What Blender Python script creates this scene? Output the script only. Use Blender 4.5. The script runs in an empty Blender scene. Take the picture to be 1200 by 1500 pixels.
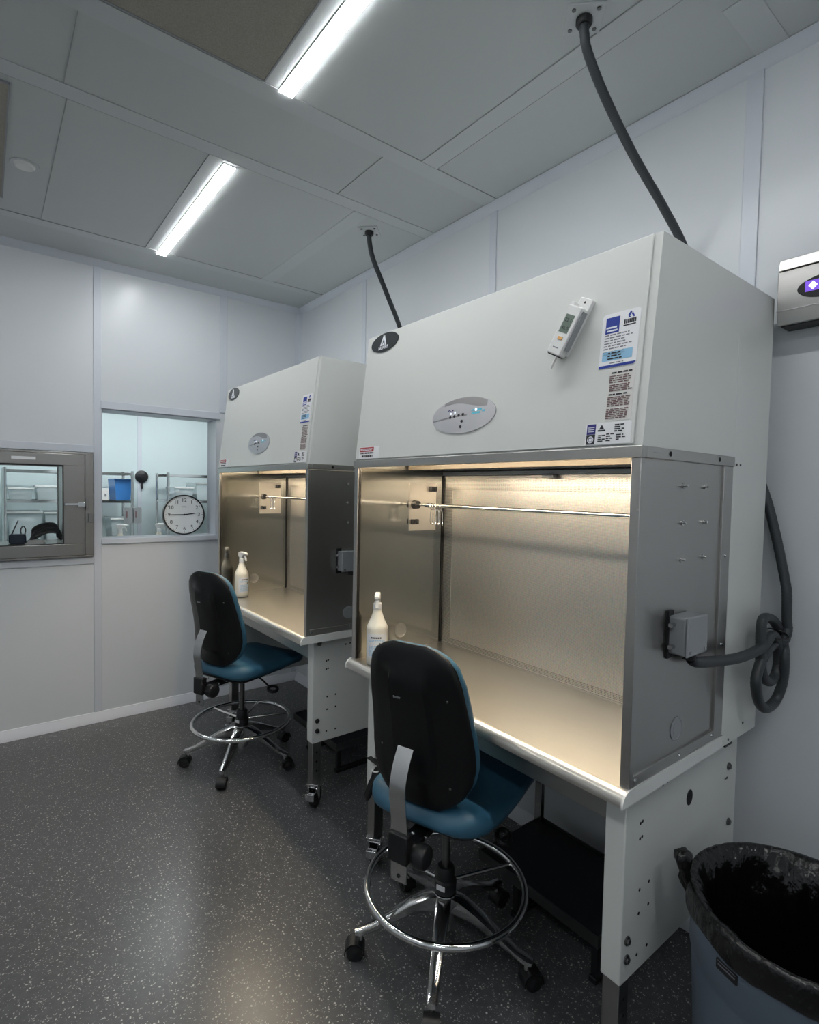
import bpy, bmesh, math, random
from mathutils import Vector, Matrix, noise
random.seed(7)
S = bpy.context.scene
COL = S.collection
PI = math.pi
R = math.radians

# ------------------------------------------------------------------ materials
def lin(c):
    c = c / 255.0
    return c / 12.92 if c <= 0.04045 else ((c + 0.055) / 1.055) ** 2.4

def rgb(r, g, b):
    return (lin(r), lin(g), lin(b), 1.0)

def mat(name, color, rough=0.5, metal=0.0, var=0.04, vscale=6.0, bump=0.0, bscale=120.0, stretch=(1, 1, 1),
        rvar=0.0, coat=0.0, spec=0.5, aniso=0.0, emit=None, estr=0.0, alpha=1.0, trans=0.0, sss=0.0):
    m = bpy.data.materials.new(name)
    m.use_nodes = True
    nt = m.node_tree
    N, L = nt.nodes, nt.links
    b = N['Principled BSDF']
    b.inputs['Roughness'].default_value = rough
    b.inputs['Metallic'].default_value = metal
    b.inputs['Specular IOR Level'].default_value = spec
    b.inputs['Coat Weight'].default_value = coat
    b.inputs['Anisotropic'].default_value = aniso
    b.inputs['Alpha'].default_value = alpha
    b.inputs['Transmission Weight'].default_value = trans
    if sss:
        b.inputs['Subsurface Weight'].default_value = sss
        b.inputs['Subsurface Radius'].default_value = (0.01, 0.01, 0.01)
    tc = N.new('ShaderNodeTexCoord')
    mp = N.new('ShaderNodeMapping')
    mp.inputs['Scale'].default_value = stretch
    L.new(tc.outputs['Object'], mp.inputs['Vector'])
    nz = N.new('ShaderNodeTexNoise')
    nz.inputs['Scale'].default_value = vscale
    nz.inputs['Detail'].default_value = 4
    L.new(mp.outputs['Vector'], nz.inputs['Vector'])
    mx = N.new('ShaderNodeMix')
    mx.data_type = 'RGBA'
    mx.inputs['A'].default_value = tuple(min(1, c * (1 - var)) for c in color[:3]) + (1,)
    mx.inputs['B'].default_value = tuple(min(1, c * (1 + var)) for c in color[:3]) + (1,)
    L.new(nz.outputs['Fac'], mx.inputs['Factor'])
    L.new(mx.outputs['Result'], b.inputs['Base Color'])
    if bump or rvar:
        n2 = N.new('ShaderNodeTexNoise')
        n2.inputs['Scale'].default_value = bscale
        n2.inputs['Detail'].default_value = 3
        L.new(mp.outputs['Vector'], n2.inputs['Vector'])
        if bump:
            bp = N.new('ShaderNodeBump')
            bp.inputs['Strength'].default_value = bump
            bp.inputs['Distance'].default_value = 0.002
            L.new(n2.outputs['Fac'], bp.inputs['Height'])
            L.new(bp.outputs['Normal'], b.inputs['Normal'])
        if rvar:
            mr = N.new('ShaderNodeMapRange')
            mr.inputs['To Min'].default_value = rough - rvar
            mr.inputs['To Max'].default_value = rough + rvar
            L.new(n2.outputs['Fac'], mr.inputs['Value'])
            L.new(mr.outputs['Result'], b.inputs['Roughness'])
    if emit:
        b.inputs['Emission Color'].default_value = emit
        b.inputs['Emission Strength'].default_value = estr
    return m

M = {}
M['wall'] = mat('wall_paint', rgb(220, 224, 228), 0.28, var=0.015, vscale=2, bump=0.03, bscale=60, spec=0.35)
M['wall_far'] = mat('far_wall_paint', rgb(214, 228, 230), 0.4, var=0.02, vscale=2)
M['batten'] = mat('wall_batten_paint', rgb(212, 217, 225), 0.3, var=0.01)
M['ceiling'] = mat('ceiling_panel', rgb(195, 199, 199), 0.42, var=0.02, vscale=3, spec=0.4)
M['ceil_strip'] = mat('ceiling_strip', rgb(198, 202, 203), 0.35, var=0.01)
M['sealant'] = mat('sealant_line', rgb(164, 168, 169), 0.6)
M['filter'] = mat('filter_mesh', rgb(158, 153, 143), 0.7, var=0.35, vscale=260, bump=0.2, bscale=300)
M['base'] = mat('baseboard_vinyl', rgb(232, 234, 240), 0.35, var=0.01)
M['white'] = mat('white_enamel', rgb(219, 221, 217), 0.38, var=0.015, vscale=4, bump=0.05, bscale=500)
M['white_gloss'] = mat('white_enamel_gloss', rgb(232, 233, 230), 0.25, var=0.01)
M['plastic_white'] = mat('white_plastic', rgb(232, 232, 230), 0.4, var=0.01)
M['plastic_grey'] = mat('grey_plastic', rgb(150, 153, 156), 0.45, var=0.02)
M['black'] = mat('black_plastic', rgb(22, 23, 25), 0.42, var=0.08, bump=0.08, bscale=350)
M['black_shell'] = mat('black_shell_plastic', rgb(14, 15, 16), 0.36, var=0.06, bump=0.04, bscale=420, spec=0.35)
M['black_soft'] = mat('black_rubber', rgb(22, 22, 24), 0.6, var=0.1)
M['conduit'] = mat('grey_conduit', rgb(56, 60, 63), 0.42, var=0.05)
M['conduit_dark'] = mat('dark_conduit', rgb(40, 45, 48), 0.45, var=0.05)
M['vinyl_blue'] = mat('blue_vinyl', rgb(50, 94, 118), 0.42, var=0.05, bump=0.12, bscale=380)
M['steel'] = mat('brushed_steel', (0.50, 0.49, 0.47, 1), 0.30, 1.0, var=0.05, vscale=3, bump=0.03, bscale=1.0, stretch=(6, 6, 400), rvar=0.05)
M['steel_in'] = mat('polished_steel_wall', (0.46, 0.45, 0.41, 1), 0.12, 1.0, var=0.05, vscale=3, bump=0.012, bscale=1.0, stretch=(500, 500, 5))
M['steel_tray'] = mat('steel_work_top', (0.70, 0.67, 0.62, 1), 0.32, 1.0, var=0.06, vscale=4, bump=0.03, bscale=1.0, stretch=(400, 5, 400), rvar=0.05)
M['steel_door'] = mat('steel_door_skin', (0.40, 0.39, 0.37, 1), 0.3, 1.0, var=0.05, vscale=3, bump=0.03, bscale=1.0, stretch=(4, 4, 400))
M['chrome'] = mat('chrome', (0.78, 0.78, 0.78, 1), 0.10, 1.0, var=0.02)
M['alu'] = mat('polished_aluminium', (0.66, 0.66, 0.67, 1), 0.16, 1.0, var=0.03)
M['plate_steel'] = mat('satin_plate_steel', (0.80, 0.75, 0.68, 1), 0.38, 1.0, var=0.06, vscale=8)
M['bar_steel'] = mat('flat_bar_steel', (0.62, 0.62, 0.62, 1), 0.22, 1.0, var=0.03, stretch=(200, 200, 3), bump=0.02, bscale=1.0)
M['post_steel'] = mat('leg_post_steel', (0.36, 0.36, 0.35, 1), 0.32, 1.0, var=0.05)
M['bolt'] = mat('dark_bolt', (0.18, 0.18, 0.18, 1), 0.35, 1.0)
M['screw'] = mat('steel_screw', (0.6, 0.6, 0.6, 1), 0.25, 1.0)
M['hole'] = mat('dark_hole', rgb(18, 18, 18), 0.8)
M['bottle'] = mat('milky_bottle', rgb(240, 236, 222), 0.35, var=0.02, sss=0.3)
M['label_paper'] = mat('label_paper', rgb(240, 240, 242), 0.45, var=0.01)
M['clear_label'] = mat('clear_label', rgb(222, 220, 216), 0.35, var=0.01)
M['ink'] = mat('black_ink', rgb(40, 40, 46), 0.6)
M['ink_grey'] = mat('grey_ink', rgb(128, 128, 136), 0.6)
M['ink_brown'] = mat('brown_ink', rgb(118, 92, 92), 0.6)
M['ink_white'] = mat('white_ink', rgb(235, 238, 245), 0.6)
M['ink_blue'] = mat('blue_ink', rgb(16, 52, 150), 0.45)
M['ink_navy'] = mat('navy_ink', rgb(40, 36, 120), 0.45)
M['ink_sky'] = mat('sky_ink', rgb(150, 200, 232), 0.5)
M['glare_strip_tan'] = mat('glare_strip_tan', rgb(82, 74, 60), 0.6)  # dull tan for the added strip that tones down lamp glare
M['ink_red'] = mat('red_ink', rgb(170, 50, 55), 0.5)
M['orange'] = mat('orange_button', rgb(226, 170, 96), 0.5)
M['lcd'] = mat('lcd_screen', rgb(112, 126, 116), 0.3, var=0.08)
M['silver_face'] = mat('silver_face', (0.60, 0.60, 0.63, 1), 0.35, 0.75, var=0.03)
M['silver_dark'] = mat('silver_face_dark', (0.36, 0.35, 0.36, 1), 0.35, 0.75, var=0.03)
M['emblem'] = mat('emblem_face', rgb(62, 66, 68), 0.22, 0.3, var=0.2, vscale=20)
M['bag'] = mat('black_bag_film', rgb(12, 12, 13), 0.24, var=0.1, bump=1.0, bscale=30, stretch=(1, 1, 0.6), coat=0.1)
M['bag'].node_tree.nodes['Bump'].inputs['Distance'].default_value = 0.012
M['bin'] = mat('blue_grey_bin', rgb(98, 110, 124), 0.5, var=0.06, bump=0.06, bscale=200)
M['clock_face'] = mat('clock_face', rgb(236, 240, 240), 0.4)
M['shelf_black'] = mat('black_shelf_top', rgb(16, 20, 26), 0.5, var=0.25, vscale=14)
M['clear_bin'] = mat('clear_bin_plastic', rgb(214, 226, 228), 0.25, var=0.05, alpha=0.42)
M['blue_bin'] = mat('blue_bin_plastic', rgb(62, 132, 206), 0.35, var=0.08)
M['cloth'] = mat('packed_white_supplies', rgb(222, 226, 228), 0.7, var=0.25, vscale=22, bump=0.5, bscale=40)
M['cloth_blue'] = mat('packed_blue_supplies', rgb(110, 160, 210), 0.7, var=0.3, vscale=24)
M['navy'] = mat('navy_plastic', rgb(24, 40, 66), 0.4)
M['light'] = mat('light_diffuser', rgb(250, 250, 248), 0.5, emit=(0.97, 0.99, 1.0, 1), estr=40.0)
M['light_far'] = mat('far_light_diffuser', rgb(250, 250, 250), 0.5, emit=(0.97, 1.0, 1.0, 1), estr=20.0)
M['tube'] = mat('warm_tube', rgb(255, 250, 240), 0.5, emit=(1.0, 0.83, 0.62, 1), estr=42.0)
M['purple'] = mat('purple_screen', rgb(96, 60, 170), 0.3, emit=rgb(104, 66, 190), estr=0.8)
M['screen_white'] = mat('screen_symbol', rgb(240, 235, 250), 0.3, emit=rgb(240, 232, 250), estr=0.8)
M['led_white'] = mat('led_white', rgb(230, 240, 250), 0.3, emit=rgb(230, 240, 255), estr=1.0)
M['led_cyan'] = mat('led_cyan', rgb(70, 150, 170), 0.3, emit=rgb(80, 180, 200), estr=0.3)

def perforated(name, base, dark, pitch, hole, rough):
    """stainless sheet with a regular pattern of small punched holes"""
    m = bpy.data.materials.new(name)
    m.use_nodes = True
    nt = m.node_tree
    N, L = nt.nodes, nt.links
    b = N['Principled BSDF']
    b.inputs['Metallic'].default_value = 0.90
    b.inputs['Roughness'].default_value = rough
    tc = N.new('ShaderNodeTexCoord')
    mp = N.new('ShaderNodeMapping')
    mp.inputs['Scale'].default_value = (1 / pitch, 1 / pitch, 1 / pitch)
    L.new(tc.outputs['Object'], mp.inputs['Vector'])
    fr = N.new('ShaderNodeVectorMath'); fr.operation = 'FRACTION'
    L.new(mp.outputs['Vector'], fr.inputs[0])
    sb = N.new('ShaderNodeVectorMath'); sb.operation = 'SUBTRACT'
    sb.inputs[1].default_value = (0.5, 0.5, 0.5)
    L.new(fr.outputs['Vector'], sb.inputs[0])
    ml = N.new('ShaderNodeVectorMath'); ml.operation = 'MULTIPLY'
    ml.inputs[1].default_value = (0, 1, 1)
    L.new(sb.outputs['Vector'], ml.inputs[0])
    ln = N.new('ShaderNodeVectorMath'); ln.operation = 'LENGTH'
    L.new(ml.outputs['Vector'], ln.inputs[0])
    mr = N.new('ShaderNodeMapRange')
    mr.inputs['From Min'].default_value = hole - 0.08
    mr.inputs['From Max'].default_value = hole + 0.08
    L.new(ln.outputs['Value'], mr.inputs['Value'])
    nz = N.new('ShaderNodeTexNoise')
    nz.inputs['Scale'].default_value = 140
    L.new(tc.outputs['Object'], nz.inputs['Vector'])
    mx = N.new('ShaderNodeMix'); mx.data_type = 'RGBA'
    mx.inputs['A'].default_value = dark
    mx.inputs['B'].default_value = base
    L.new(mr.outputs['Result'], mx.inputs['Factor'])
    mx2 = N.new('ShaderNodeMix'); mx2.data_type = 'RGBA'; mx2.blend_type = 'MULTIPLY'
    mx2.inputs['Factor'].default_value = 0.45
    L.new(mx.outputs['Result'], mx2.inputs['A'])
    L.new(nz.outputs['Color'], mx2.inputs['B'])
    L.new(mx2.outputs['Result'], b.inputs['Base Color'])
    bp = N.new('ShaderNodeBump')
    bp.inputs['Strength'].default_value = 0.35
    bp.inputs['Distance'].default_value = 0.001
    L.new(nz.outputs['Fac'], bp.inputs['Height'])
    L.new(bp.outputs['Normal'], b.inputs['Normal'])
    return m
M['screen'] = perforated('perforated_screen', (0.80, 0.78, 0.74, 1), (0.46, 0.45, 0.42, 1), 0.0042, 0.24, 0.38)
M['screen_border'] = perforated('perforated_border', (0.70, 0.68, 0.64, 1), (0.22, 0.21, 0.19, 1), 0.0055, 0.28, 0.32)

def floor_material():
    m = bpy.data.materials.new('speckled_vinyl')
    m.use_nodes = True
    nt = m.node_tree
    N, L = nt.nodes, nt.links
    b = N['Principled BSDF']
    tc = N.new('ShaderNodeTexCoord')
    def flecks(scale, lo, hi, seed):
        mp = N.new('ShaderNodeMapping')
        mp.inputs['Location'].default_value = (seed, seed * 1.7, 0)
        L.new(tc.outputs['Object'], mp.inputs['Vector'])
        wob = N.new('ShaderNodeTexNoise'); wob.inputs['Scale'].default_value = scale * 0.9
        L.new(mp.outputs['Vector'], wob.inputs['Vector'])
        mixv = N.new('ShaderNodeVectorMath'); mixv.operation = 'MULTIPLY_ADD'
        mixv.inputs[1].default_value = (0.012, 0.012, 0)
        L.new(wob.outputs['Color'], mixv.inputs[0])
        L.new(mp.outputs['Vector'], mixv.inputs[2])
        v = N.new('ShaderNodeTexVoronoi')
        v.inputs['Scale'].default_value = scale
        L.new(mixv.outputs['Vector'], v.inputs['Vector'])
        # only some cells carry a fleck
        sep = N.new('ShaderNodeSeparateColor')
        L.new(v.outputs['Color'], sep.inputs['Color'])
        gt = N.new('ShaderNodeMath'); gt.operation = 'GREATER_THAN'; gt.inputs[1].default_value = 0.62
        L.new(sep.outputs['Red'], gt.inputs[0])
        mr = N.new('ShaderNodeMapRange')
        mr.inputs['From Min'].default_value = lo
        mr.inputs['From Max'].default_value = hi
        mr.inputs['To Min'].default_value = 1
        mr.inputs['To Max'].default_value = 0
        L.new(v.outputs['Distance'], mr.inputs['Value'])
        mu = N.new('ShaderNodeMath'); mu.operation = 'MULTIPLY'
        L.new(mr.outputs['Result'], mu.inputs[0]); L.new(gt.outputs['Value'], mu.inputs[1])
        return mu.outputs['Value']
    big = N.new('ShaderNodeTexNoise'); big.inputs['Scale'].default_value = 40; big.inputs['Detail'].default_value = 6
    L.new(tc.outputs['Object'], big.inputs['Vector'])
    mx = N.new('ShaderNodeMix'); mx.data_type = 'RGBA'
    mx.inputs['A'].default_value = rgb(63, 64, 66); mx.inputs['B'].default_value = rgb(93, 94, 95)
    L.new(big.outputs['Fac'], mx.inputs['Factor'])
    m2 = N.new('ShaderNodeMix'); m2.data_type = 'RGBA'
    m2.inputs['B'].default_value = rgb(196, 194, 188)
    L.new(mx.outputs['Result'], m2.inputs['A'])
    L.new(flecks(95, 0.14, 0.30, 0), m2.inputs['Factor'])
    m3 = N.new('ShaderNodeMix'); m3.data_type = 'RGBA'
    m3.inputs['B'].default_value = rgb(176, 174, 170)
    L.new(m2.outputs['Result'], m3.inputs['A'])
    L.new(flecks(190, 0.16, 0.34, 3), m3.inputs['Factor'])
    L.new(m3.outputs['Result'], b.inputs['Base Color'])
    b.inputs['Roughness'].default_value = 0.28
    b.inputs['Specular IOR Level'].default_value = 0.55
    bp = N.new('ShaderNodeBump'); bp.inputs['Strength'].default_value = 0.12; bp.inputs['Distance'].default_value = 0.001
    n3 = N.new('ShaderNodeTexNoise'); n3.inputs['Scale'].default_value = 260
    L.new(tc.outputs['Object'], n3.inputs['Vector']); L.new(n3.outputs['Fac'], bp.inputs['Height'])
    L.new(bp.outputs['Normal'], b.inputs['Normal'])
    return m
M['floor'] = floor_material()

def glass_material():
    m = bpy.data.materials.new('window_glass')
    m.use_nodes = True
    nt = m.node_tree
    N, L = nt.nodes, nt.links
    N.remove(N['Principled BSDF'])
    out = N['Material Output']
    tr = N.new('ShaderNodeBsdfTransparent'); tr.inputs['Color'].default_value = (0.985, 0.995, 0.995, 1)
    gl = N.new('ShaderNodeBsdfGlossy'); gl.inputs['Roughness'].default_value = 0.01
    fr = N.new('ShaderNodeFresnel'); fr.inputs['IOR'].default_value = 1.25
    nz = N.new('ShaderNodeTexNoise'); nz.inputs['Scale'].default_value = 1.5
    bp = N.new('ShaderNodeBump'); bp.inputs['Strength'].default_value = 0.01
    L.new(nz.outputs['Fac'], bp.inputs['Height']); L.new(bp.outputs['Normal'], gl.inputs['Normal'])
    ms = N.new('ShaderNodeMixShader')
    L.new(fr.outputs['Fac'], ms.inputs['Fac'])
    L.new(tr.outputs['BSDF'], ms.inputs[1]); L.new(gl.outputs['BSDF'], ms.inputs[2])
    L.new(ms.outputs['Shader'], out.inputs['Surface'])
    return m
M['glass'] = glass_material()

# ------------------------------------------------------------------ mesh helpers
class MB:
    def __init__(self, mtx=None):
        self.bm = bmesh.new()
        self.M = mtx or Matrix.Identity(4)

    def v(self, p):
        return self.bm.verts.new(self.M @ Vector(p))

    def face(self, vs):
        try:
            return self.bm.faces.new(vs)
        except ValueError:
            return None

    def box(self, x0, x1, y0, y1, z0, z1):
        a = [self.v(p) for p in ((x0, y0, z0), (x1, y0, z0), (x1, y1, z0), (x0, y1, z0),
                                 (x0, y0, z1), (x1, y0, z1), (x1, y1, z1), (x0, y1, z1))]
        for f in ((3, 2, 1, 0), (4, 5, 6, 7), (0, 1, 5, 4), (1, 2, 6, 5), (2, 3, 7, 6), (3, 0, 4, 7)):
            self.face([a[i] for i in f])
        return self

    def loft(self, rings, cap=True, closed=False):
        vs = [[self.v(p) for p in r] for r in rings]
        n = len(vs[0])
        m = len(vs)
        for i in range(m if closed else m - 1):
            A, B = vs[i], vs[(i + 1) % m]
            for j in range(n):
                self.face([A[j], A[(j + 1) % n], B[(j + 1) % n], B[j]])
        if cap and not closed:
            self.face(list(reversed(vs[0])))
            self.face(vs[-1])
        return self

    def prism(self, poly, h0, h1, axes='xyz'):
        """polygon (a,b) extruded along the third axis; axes gives which coordinate a,b,h are"""
        def mk(a, b, h):
            d = {axes[0]: a, axes[1]: b, axes[2]: h}
            return (d['x'], d['y'], d['z'])
        self.loft([[mk(a, b, h0) for a, b in poly], [mk(a, b, h1) for a, b in poly]])
        return self

    def cyl(self, p0, p1, r0, r1=None, seg=20, cap=True):
        r1 = r0 if r1 is None else r1
        p0, p1 = Vector(p0), Vector(p1)
        d = (p1 - p0).normalized()
        a = d.orthogonal().normalized()
        b = d.cross(a)
        ring = lambda p, r: [p + a * (r * math.cos(2 * PI * k / seg)) + b * (r * math.sin(2 * PI * k / seg)) for k in range(seg)]
        self.loft([ring(p0, r0), ring(p1, r1)], cap)
        return self

    def tube(self, pts, r, seg=10, closed=False, flat=None):
        pts = [Vector(p) for p in pts]
        n = len(pts)
        tang = []
        for i in range(n):
            if closed:
                t = pts[(i + 1) % n] - pts[i - 1]
            else:
                t = pts[min(i + 1, n - 1)] - pts[max(i - 1, 0)]
            tang.append(t.normalized())
        a = tang[0].orthogonal().normalized()
        rings = []
        for i in range(n):
            a = (a - tang[i] * a.dot(tang[i])).normalized()
            b = tang[i].cross(a)
            rr = r[i] if isinstance(r, (list, tuple)) else r
            rings.append([pts[i] + a * (rr * math.cos(2 * PI * k / seg)) + b * (rr * math.sin(2 * PI * k / seg)) for k in range(seg)])
        if closed:
            # untwist: rings near the seam are matched by the nearest start index
            last, first = rings[-1], rings[0]
            best = min(range(seg), key=lambda s: sum((last[k] - first[(k + s) % seg]).length for k in range(seg)))
            if best:
                m = len(rings)
                vs = [[self.v(p) for p in q] for q in rings]
                for i in range(m):
                    A = vs[i]
                    B = vs[(i + 1) % m]
                    s = best if i == m - 1 else 0
                    for j in range(seg):
                        self.face([A[j], A[(j + 1) % seg], B[(j + 1 + s) % seg], B[(j + s) % seg]])
                return self
        self.loft(rings, True, closed)
        return self

    def lathe(self, prof, c=(0, 0, 0), seg=32, axis='z'):
        rings = []
        for r, z in prof:
            r = max(r, 1e-5)
            ring = []
            for k in range(seg):
                a = 2 * PI * k / seg
                u, w = r * math.cos(a), r * math.sin(a)
                p = (u, w, z) if axis == 'z' else ((z, u, w) if axis == 'x' else (w, z, u))
                ring.append((c[0] + p[0], c[1] + p[1], c[2] + p[2]))
            rings.append(ring)
        self.loft(rings)
        return self

    def sphere(self, c, r, seg=14, sz=1.0):
        prof = [(r * math.sin(PI * i / 8), -r * sz * math.cos(PI * i / 8)) for i in range(9)]
        return self.lathe(prof, c, seg)

def smooth_path(pts, sub=6, closed=False):
    P = [Vector(p) for p in pts]
    n = len(P)
    out = []
    for i in range(n if closed else n - 1):
        if closed:
            p0, p1, p2, p3 = P[i - 1], P[i], P[(i + 1) % n], P[(i + 2) % n]
        else:
            p0, p1, p2, p3 = P[max(i - 1, 0)], P[i], P[i + 1], P[min(i + 2, n - 1)]
        for k in range(sub):
            t = k / sub
            out.append(0.5 * ((2 * p1) + (p2 - p0) * t + (2 * p0 - 5 * p1 + 4 * p2 - p3) * t * t + (3 * p1 - p0 - 3 * p2 + p3) * t ** 3))
    if not closed:
        out.append(P[-1])
    return out

def obj(name, mb, m, parent=None, bevel=0.0, sharp=38, bseg=2, label=None):
    bm = mb.bm
    if parent is not None:
        top = parent
        while top.parent is not None:
            top = top.parent
        off = Vector(top.get('_o', (0, 0, 0)))
        if off.length > 0:
            bmesh.ops.translate(bm, verts=bm.verts[:], vec=-off)
    bmesh.ops.recalc_face_normals(bm, faces=bm.faces[:])
    me = bpy.data.meshes.new(name)
    bm.to_mesh(me)
    bm.free()
    me.materials.append(m)
    for p in me.polygons:
        p.use_smooth = True
    me.set_sharp_from_angle(angle=R(sharp))
    o = bpy.data.objects.new(name, me)
    COL.objects.link(o)
    if parent is not None:
        o.parent = parent
    if bevel:
        md = o.modifiers.new('edge_bevel', 'BEVEL')
        md.width = bevel
        md.segments = bseg
        md.limit_method = 'ANGLE'
        md.angle_limit = R(40)
        md.harden_normals = False
    if label:
        o['label'] = label
    return o

def tag(o, label, cat, group=None, kind=None):
    if label:
        o['label'] = label
    if cat:
        o['category'] = cat
    if group:
        o['group'] = group
    if kind:
        o['kind'] = kind
    return o

def thing(name, loc, label, cat, group=None, world=True):
    """Empty at a thing's base; when world is true its parts are given in world coordinates"""
    o = bpy.data.objects.new(name, None)
    o.empty_display_size = 0.05
    COL.objects.link(o)
    o.location = loc
    if world:
        o['_o'] = tuple(loc)
    return tag(o, label, cat, group)

def struct(name, mb, m, parent=None, bevel=0.0):
    o = obj(name, mb, m, parent, bevel)
    if parent is None:
        o['kind'] = 'structure'
    return o

def copy_tree(o, parent=None):
    c = o.copy()
    COL.objects.link(c)
    if parent is not None:
        c.parent = parent
    for ch in list(o.children):
        copy_tree(ch, c)
    return c

def text_into(mb, s, size, mtx, depth=0.0006, align='CENTER'):
    cu = bpy.data.curves.new('lettering', 'FONT')
    cu.body = s
    cu.size = size
    cu.align_x = align
    cu.align_y = 'CENTER'
    cu.extrude = depth
    cu.resolution_u = 2
    o = bpy.data.objects.new('lettering', cu)
    COL.objects.link(o)
    dg = bpy.context.evaluated_depsgraph_get()
    me = bpy.data.meshes.new_from_object(o.evaluated_get(dg))
    me.transform(mb.M @ mtx)
    mb.bm.from_mesh(me)
    bpy.data.objects.remove(o)
    bpy.data.curves.remove(cu)
    bpy.data.meshes.remove(me)

def frame(origin, u, v):
    u = Vector(u).normalized()
    v = Vector(v).normalized()
    n = u.cross(v)
    m = Matrix((u, v, n)).transposed().to_4x4()
    m.translation = Vector(origin)
    return m

def ell(cx, cy, a, b, n=40):
    return [(cx + a * math.cos(2 * PI * k / n), cy + b * math.sin(2 * PI * k / n)) for k in range(n)]

def rrect(x0, x1, y0, y1, r, n=5):
    out = []
    for cx, cy, a0 in ((x1 - r, y1 - r, 0), (x0 + r, y1 - r, 90), (x0 + r, y0 + r, 180), (x1 - r, y0 + r, 270)):
        for k in range(n + 1):
            a = R(a0 + 90 * k / n)
            out.append((cx + r * math.cos(a), cy + r * math.sin(a)))
    return out

# ------------------------------------------------------------------ room
XW, YW, ZC = 1.970, 3.968, 2.941
XL, YF = -1.75, -1.9
WT = 0.19

struct('floor', MB().box(XL - .1, XW + .1, YF - .1, YW + .02, -0.05, 0), M['floor'])
struct('ceiling', MB().box(XL - .1, XW + .1, YF - .1, YW + .1, ZC, ZC + 0.05), M['ceiling'])
struct('wall_right', MB().box(XW, XW + .1, YF - .1, YW + .1, 0, ZC), M['wall'])
struct('wall_left', MB().box(XL - .1, XL, YF - .1, YW + .1, 0, ZC), M['wall'])
struct('wall_front', MB().box(XL, XW, YF - .1, YF, 0, ZC), M['wall'])
# back wall with the window opening and the pass-through opening
WX0, WX1, WZ0, WZ1 = 0.588, 1.322, 1.187, 2.022
PX0, PX1, PZ0, PZ1 = -0.50, 0.515, 1.095, 1.715
wb = MB()
for x0, x1, z0, z1 in ((XL, PX0, 0, ZC), (PX0, PX1, 0, PZ0), (PX0, PX1, PZ1, ZC), (PX1, WX0, 0, ZC),
                       (WX0, WX1, 0, WZ0 - .03), (WX0, WX1, WZ1, ZC), (WX1, XW, 0, ZC)):
    wb.box(x0, x1, YW, YW + WT, z0, z1)
struct('wall_back', wb, M['wall'])

# baseboards
struct('baseboard_back', MB().prism([(YW, 0), (YW - .024, 0), (YW - .022, .02), (YW - .006, .052), (YW - .004, .062), (YW, .064)], XL, XW, 'yzx'), M['base'])
struct('baseboard_right', MB().prism([(XW, 0), (XW - .024, 0), (XW - .022, .02), (XW - .006, .052), (XW - .004, .062), (XW, .064)], YF, YW - .024, 'xzy'), M['base'])

# wall battens and cornices
def tb(n, *b, m='batten', bev=0.002):
    struct('trim_%d' % n, MB().box(*b), M[m], None, bev)
tb(1, 0.546, 0.590, YW - .006, YW, .064, ZC - .03)
tb(2, 1.340, 1.392, YW - .006, YW, WZ1 + .05, ZC - .03)
tb(3, -0.66, -0.615, YW - .006, YW, .064, ZC - .03)
tb(4, XW - .006, XW, 0.728, 0.778, .064, ZC - .03)
tb(5, XW - .006, XW, 1.874, 1.920, .064, ZC - .03)
tb(6, XW - .006, XW, 3.02, 3.066, .064, ZC - .03)
tb(7, XW - .006, XW, -0.42, -0.375, .064, ZC - .03)
tb(8, 1.340, 1.392, YW - .006, YW, .064, WZ0 - .05)
struct('trim_9', MB().prism([(XW, ZC), (XW - .034, ZC), (XW - .03, ZC - .008), (XW - .008, ZC - .036), (XW, ZC - .04)], YF, YW - .03, 'xzy'), M['batten'])
struct('trim_10', MB().prism([(YW, ZC), (YW - .034, ZC), (YW - .03, ZC - .008), (YW - .008, ZC - .036), (YW, ZC - .04)], XL, XW, 'yzx'), M['batten'])
struct('trim_11', MB().prism([(0, 0), (.045, 0), (.012, .012), (0, .045)][::-1], 0.07, ZC - .04, 'xyz'), M['batten']).location = (XW - .0, YW, 0)
bpy.data.objects['trim_11'].rotation_euler = (0, 0, PI)
# strips round the pass-through
tb(12, PX0 - .05, 0.546, YW - .008, YW, 1.737, 1.783)
tb(13, PX0 - .05, 0.546, YW - .008, YW, 1.032, 1.075)

# ceiling joints and flush strips
def cs(n, x0, x1, y0, y1, m='ceil_strip', t=0.003):
    struct('trim_%d' % n, MB().box(x0, x1, y0, y1, ZC - t, ZC), M[m], None, 0.001)
cs(20, 1.478, 1.562, YF, 1.855)
cs(21, -1.7, XW - .03, 1.856, 1.936)
cs(22, -1.7, XW - .03, 2.31, 2.392)
cs(23, 1.69, XW - .03, 0.655, 0.745)
cs(24, -1.7, XW - .03, 3.552, 3.63)
cs(25, 1.478, 1.562, 2.392, 3.552)
for i, (x0, x1, y0, y1) in enumerate(((0.757, 0.760, 2.392, 3.552), (0.246, 0.249, 2.392, 3.552), (-1.7, XW - .03, 1.854, 1.857),
                                      (-1.7, XW - .03, 2.388, 2.391), (-1.7, 0.76, 3.551, 3.554), (0.93, XW - .03, 3.551, 3.553),
                                      (1.330, 1.333, 1.936, 2.31), (0.228, 0.231, 1.936, 2.31), (1.562, 1.565, YF, 1.855), (1.475, 1.478, YF, 1.855),
                                      (1.936, 1.938, YF, YW - .034))):
    cs(30 + i, x0, x1, y0, y1, 'sealant', 0.0035)

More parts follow.
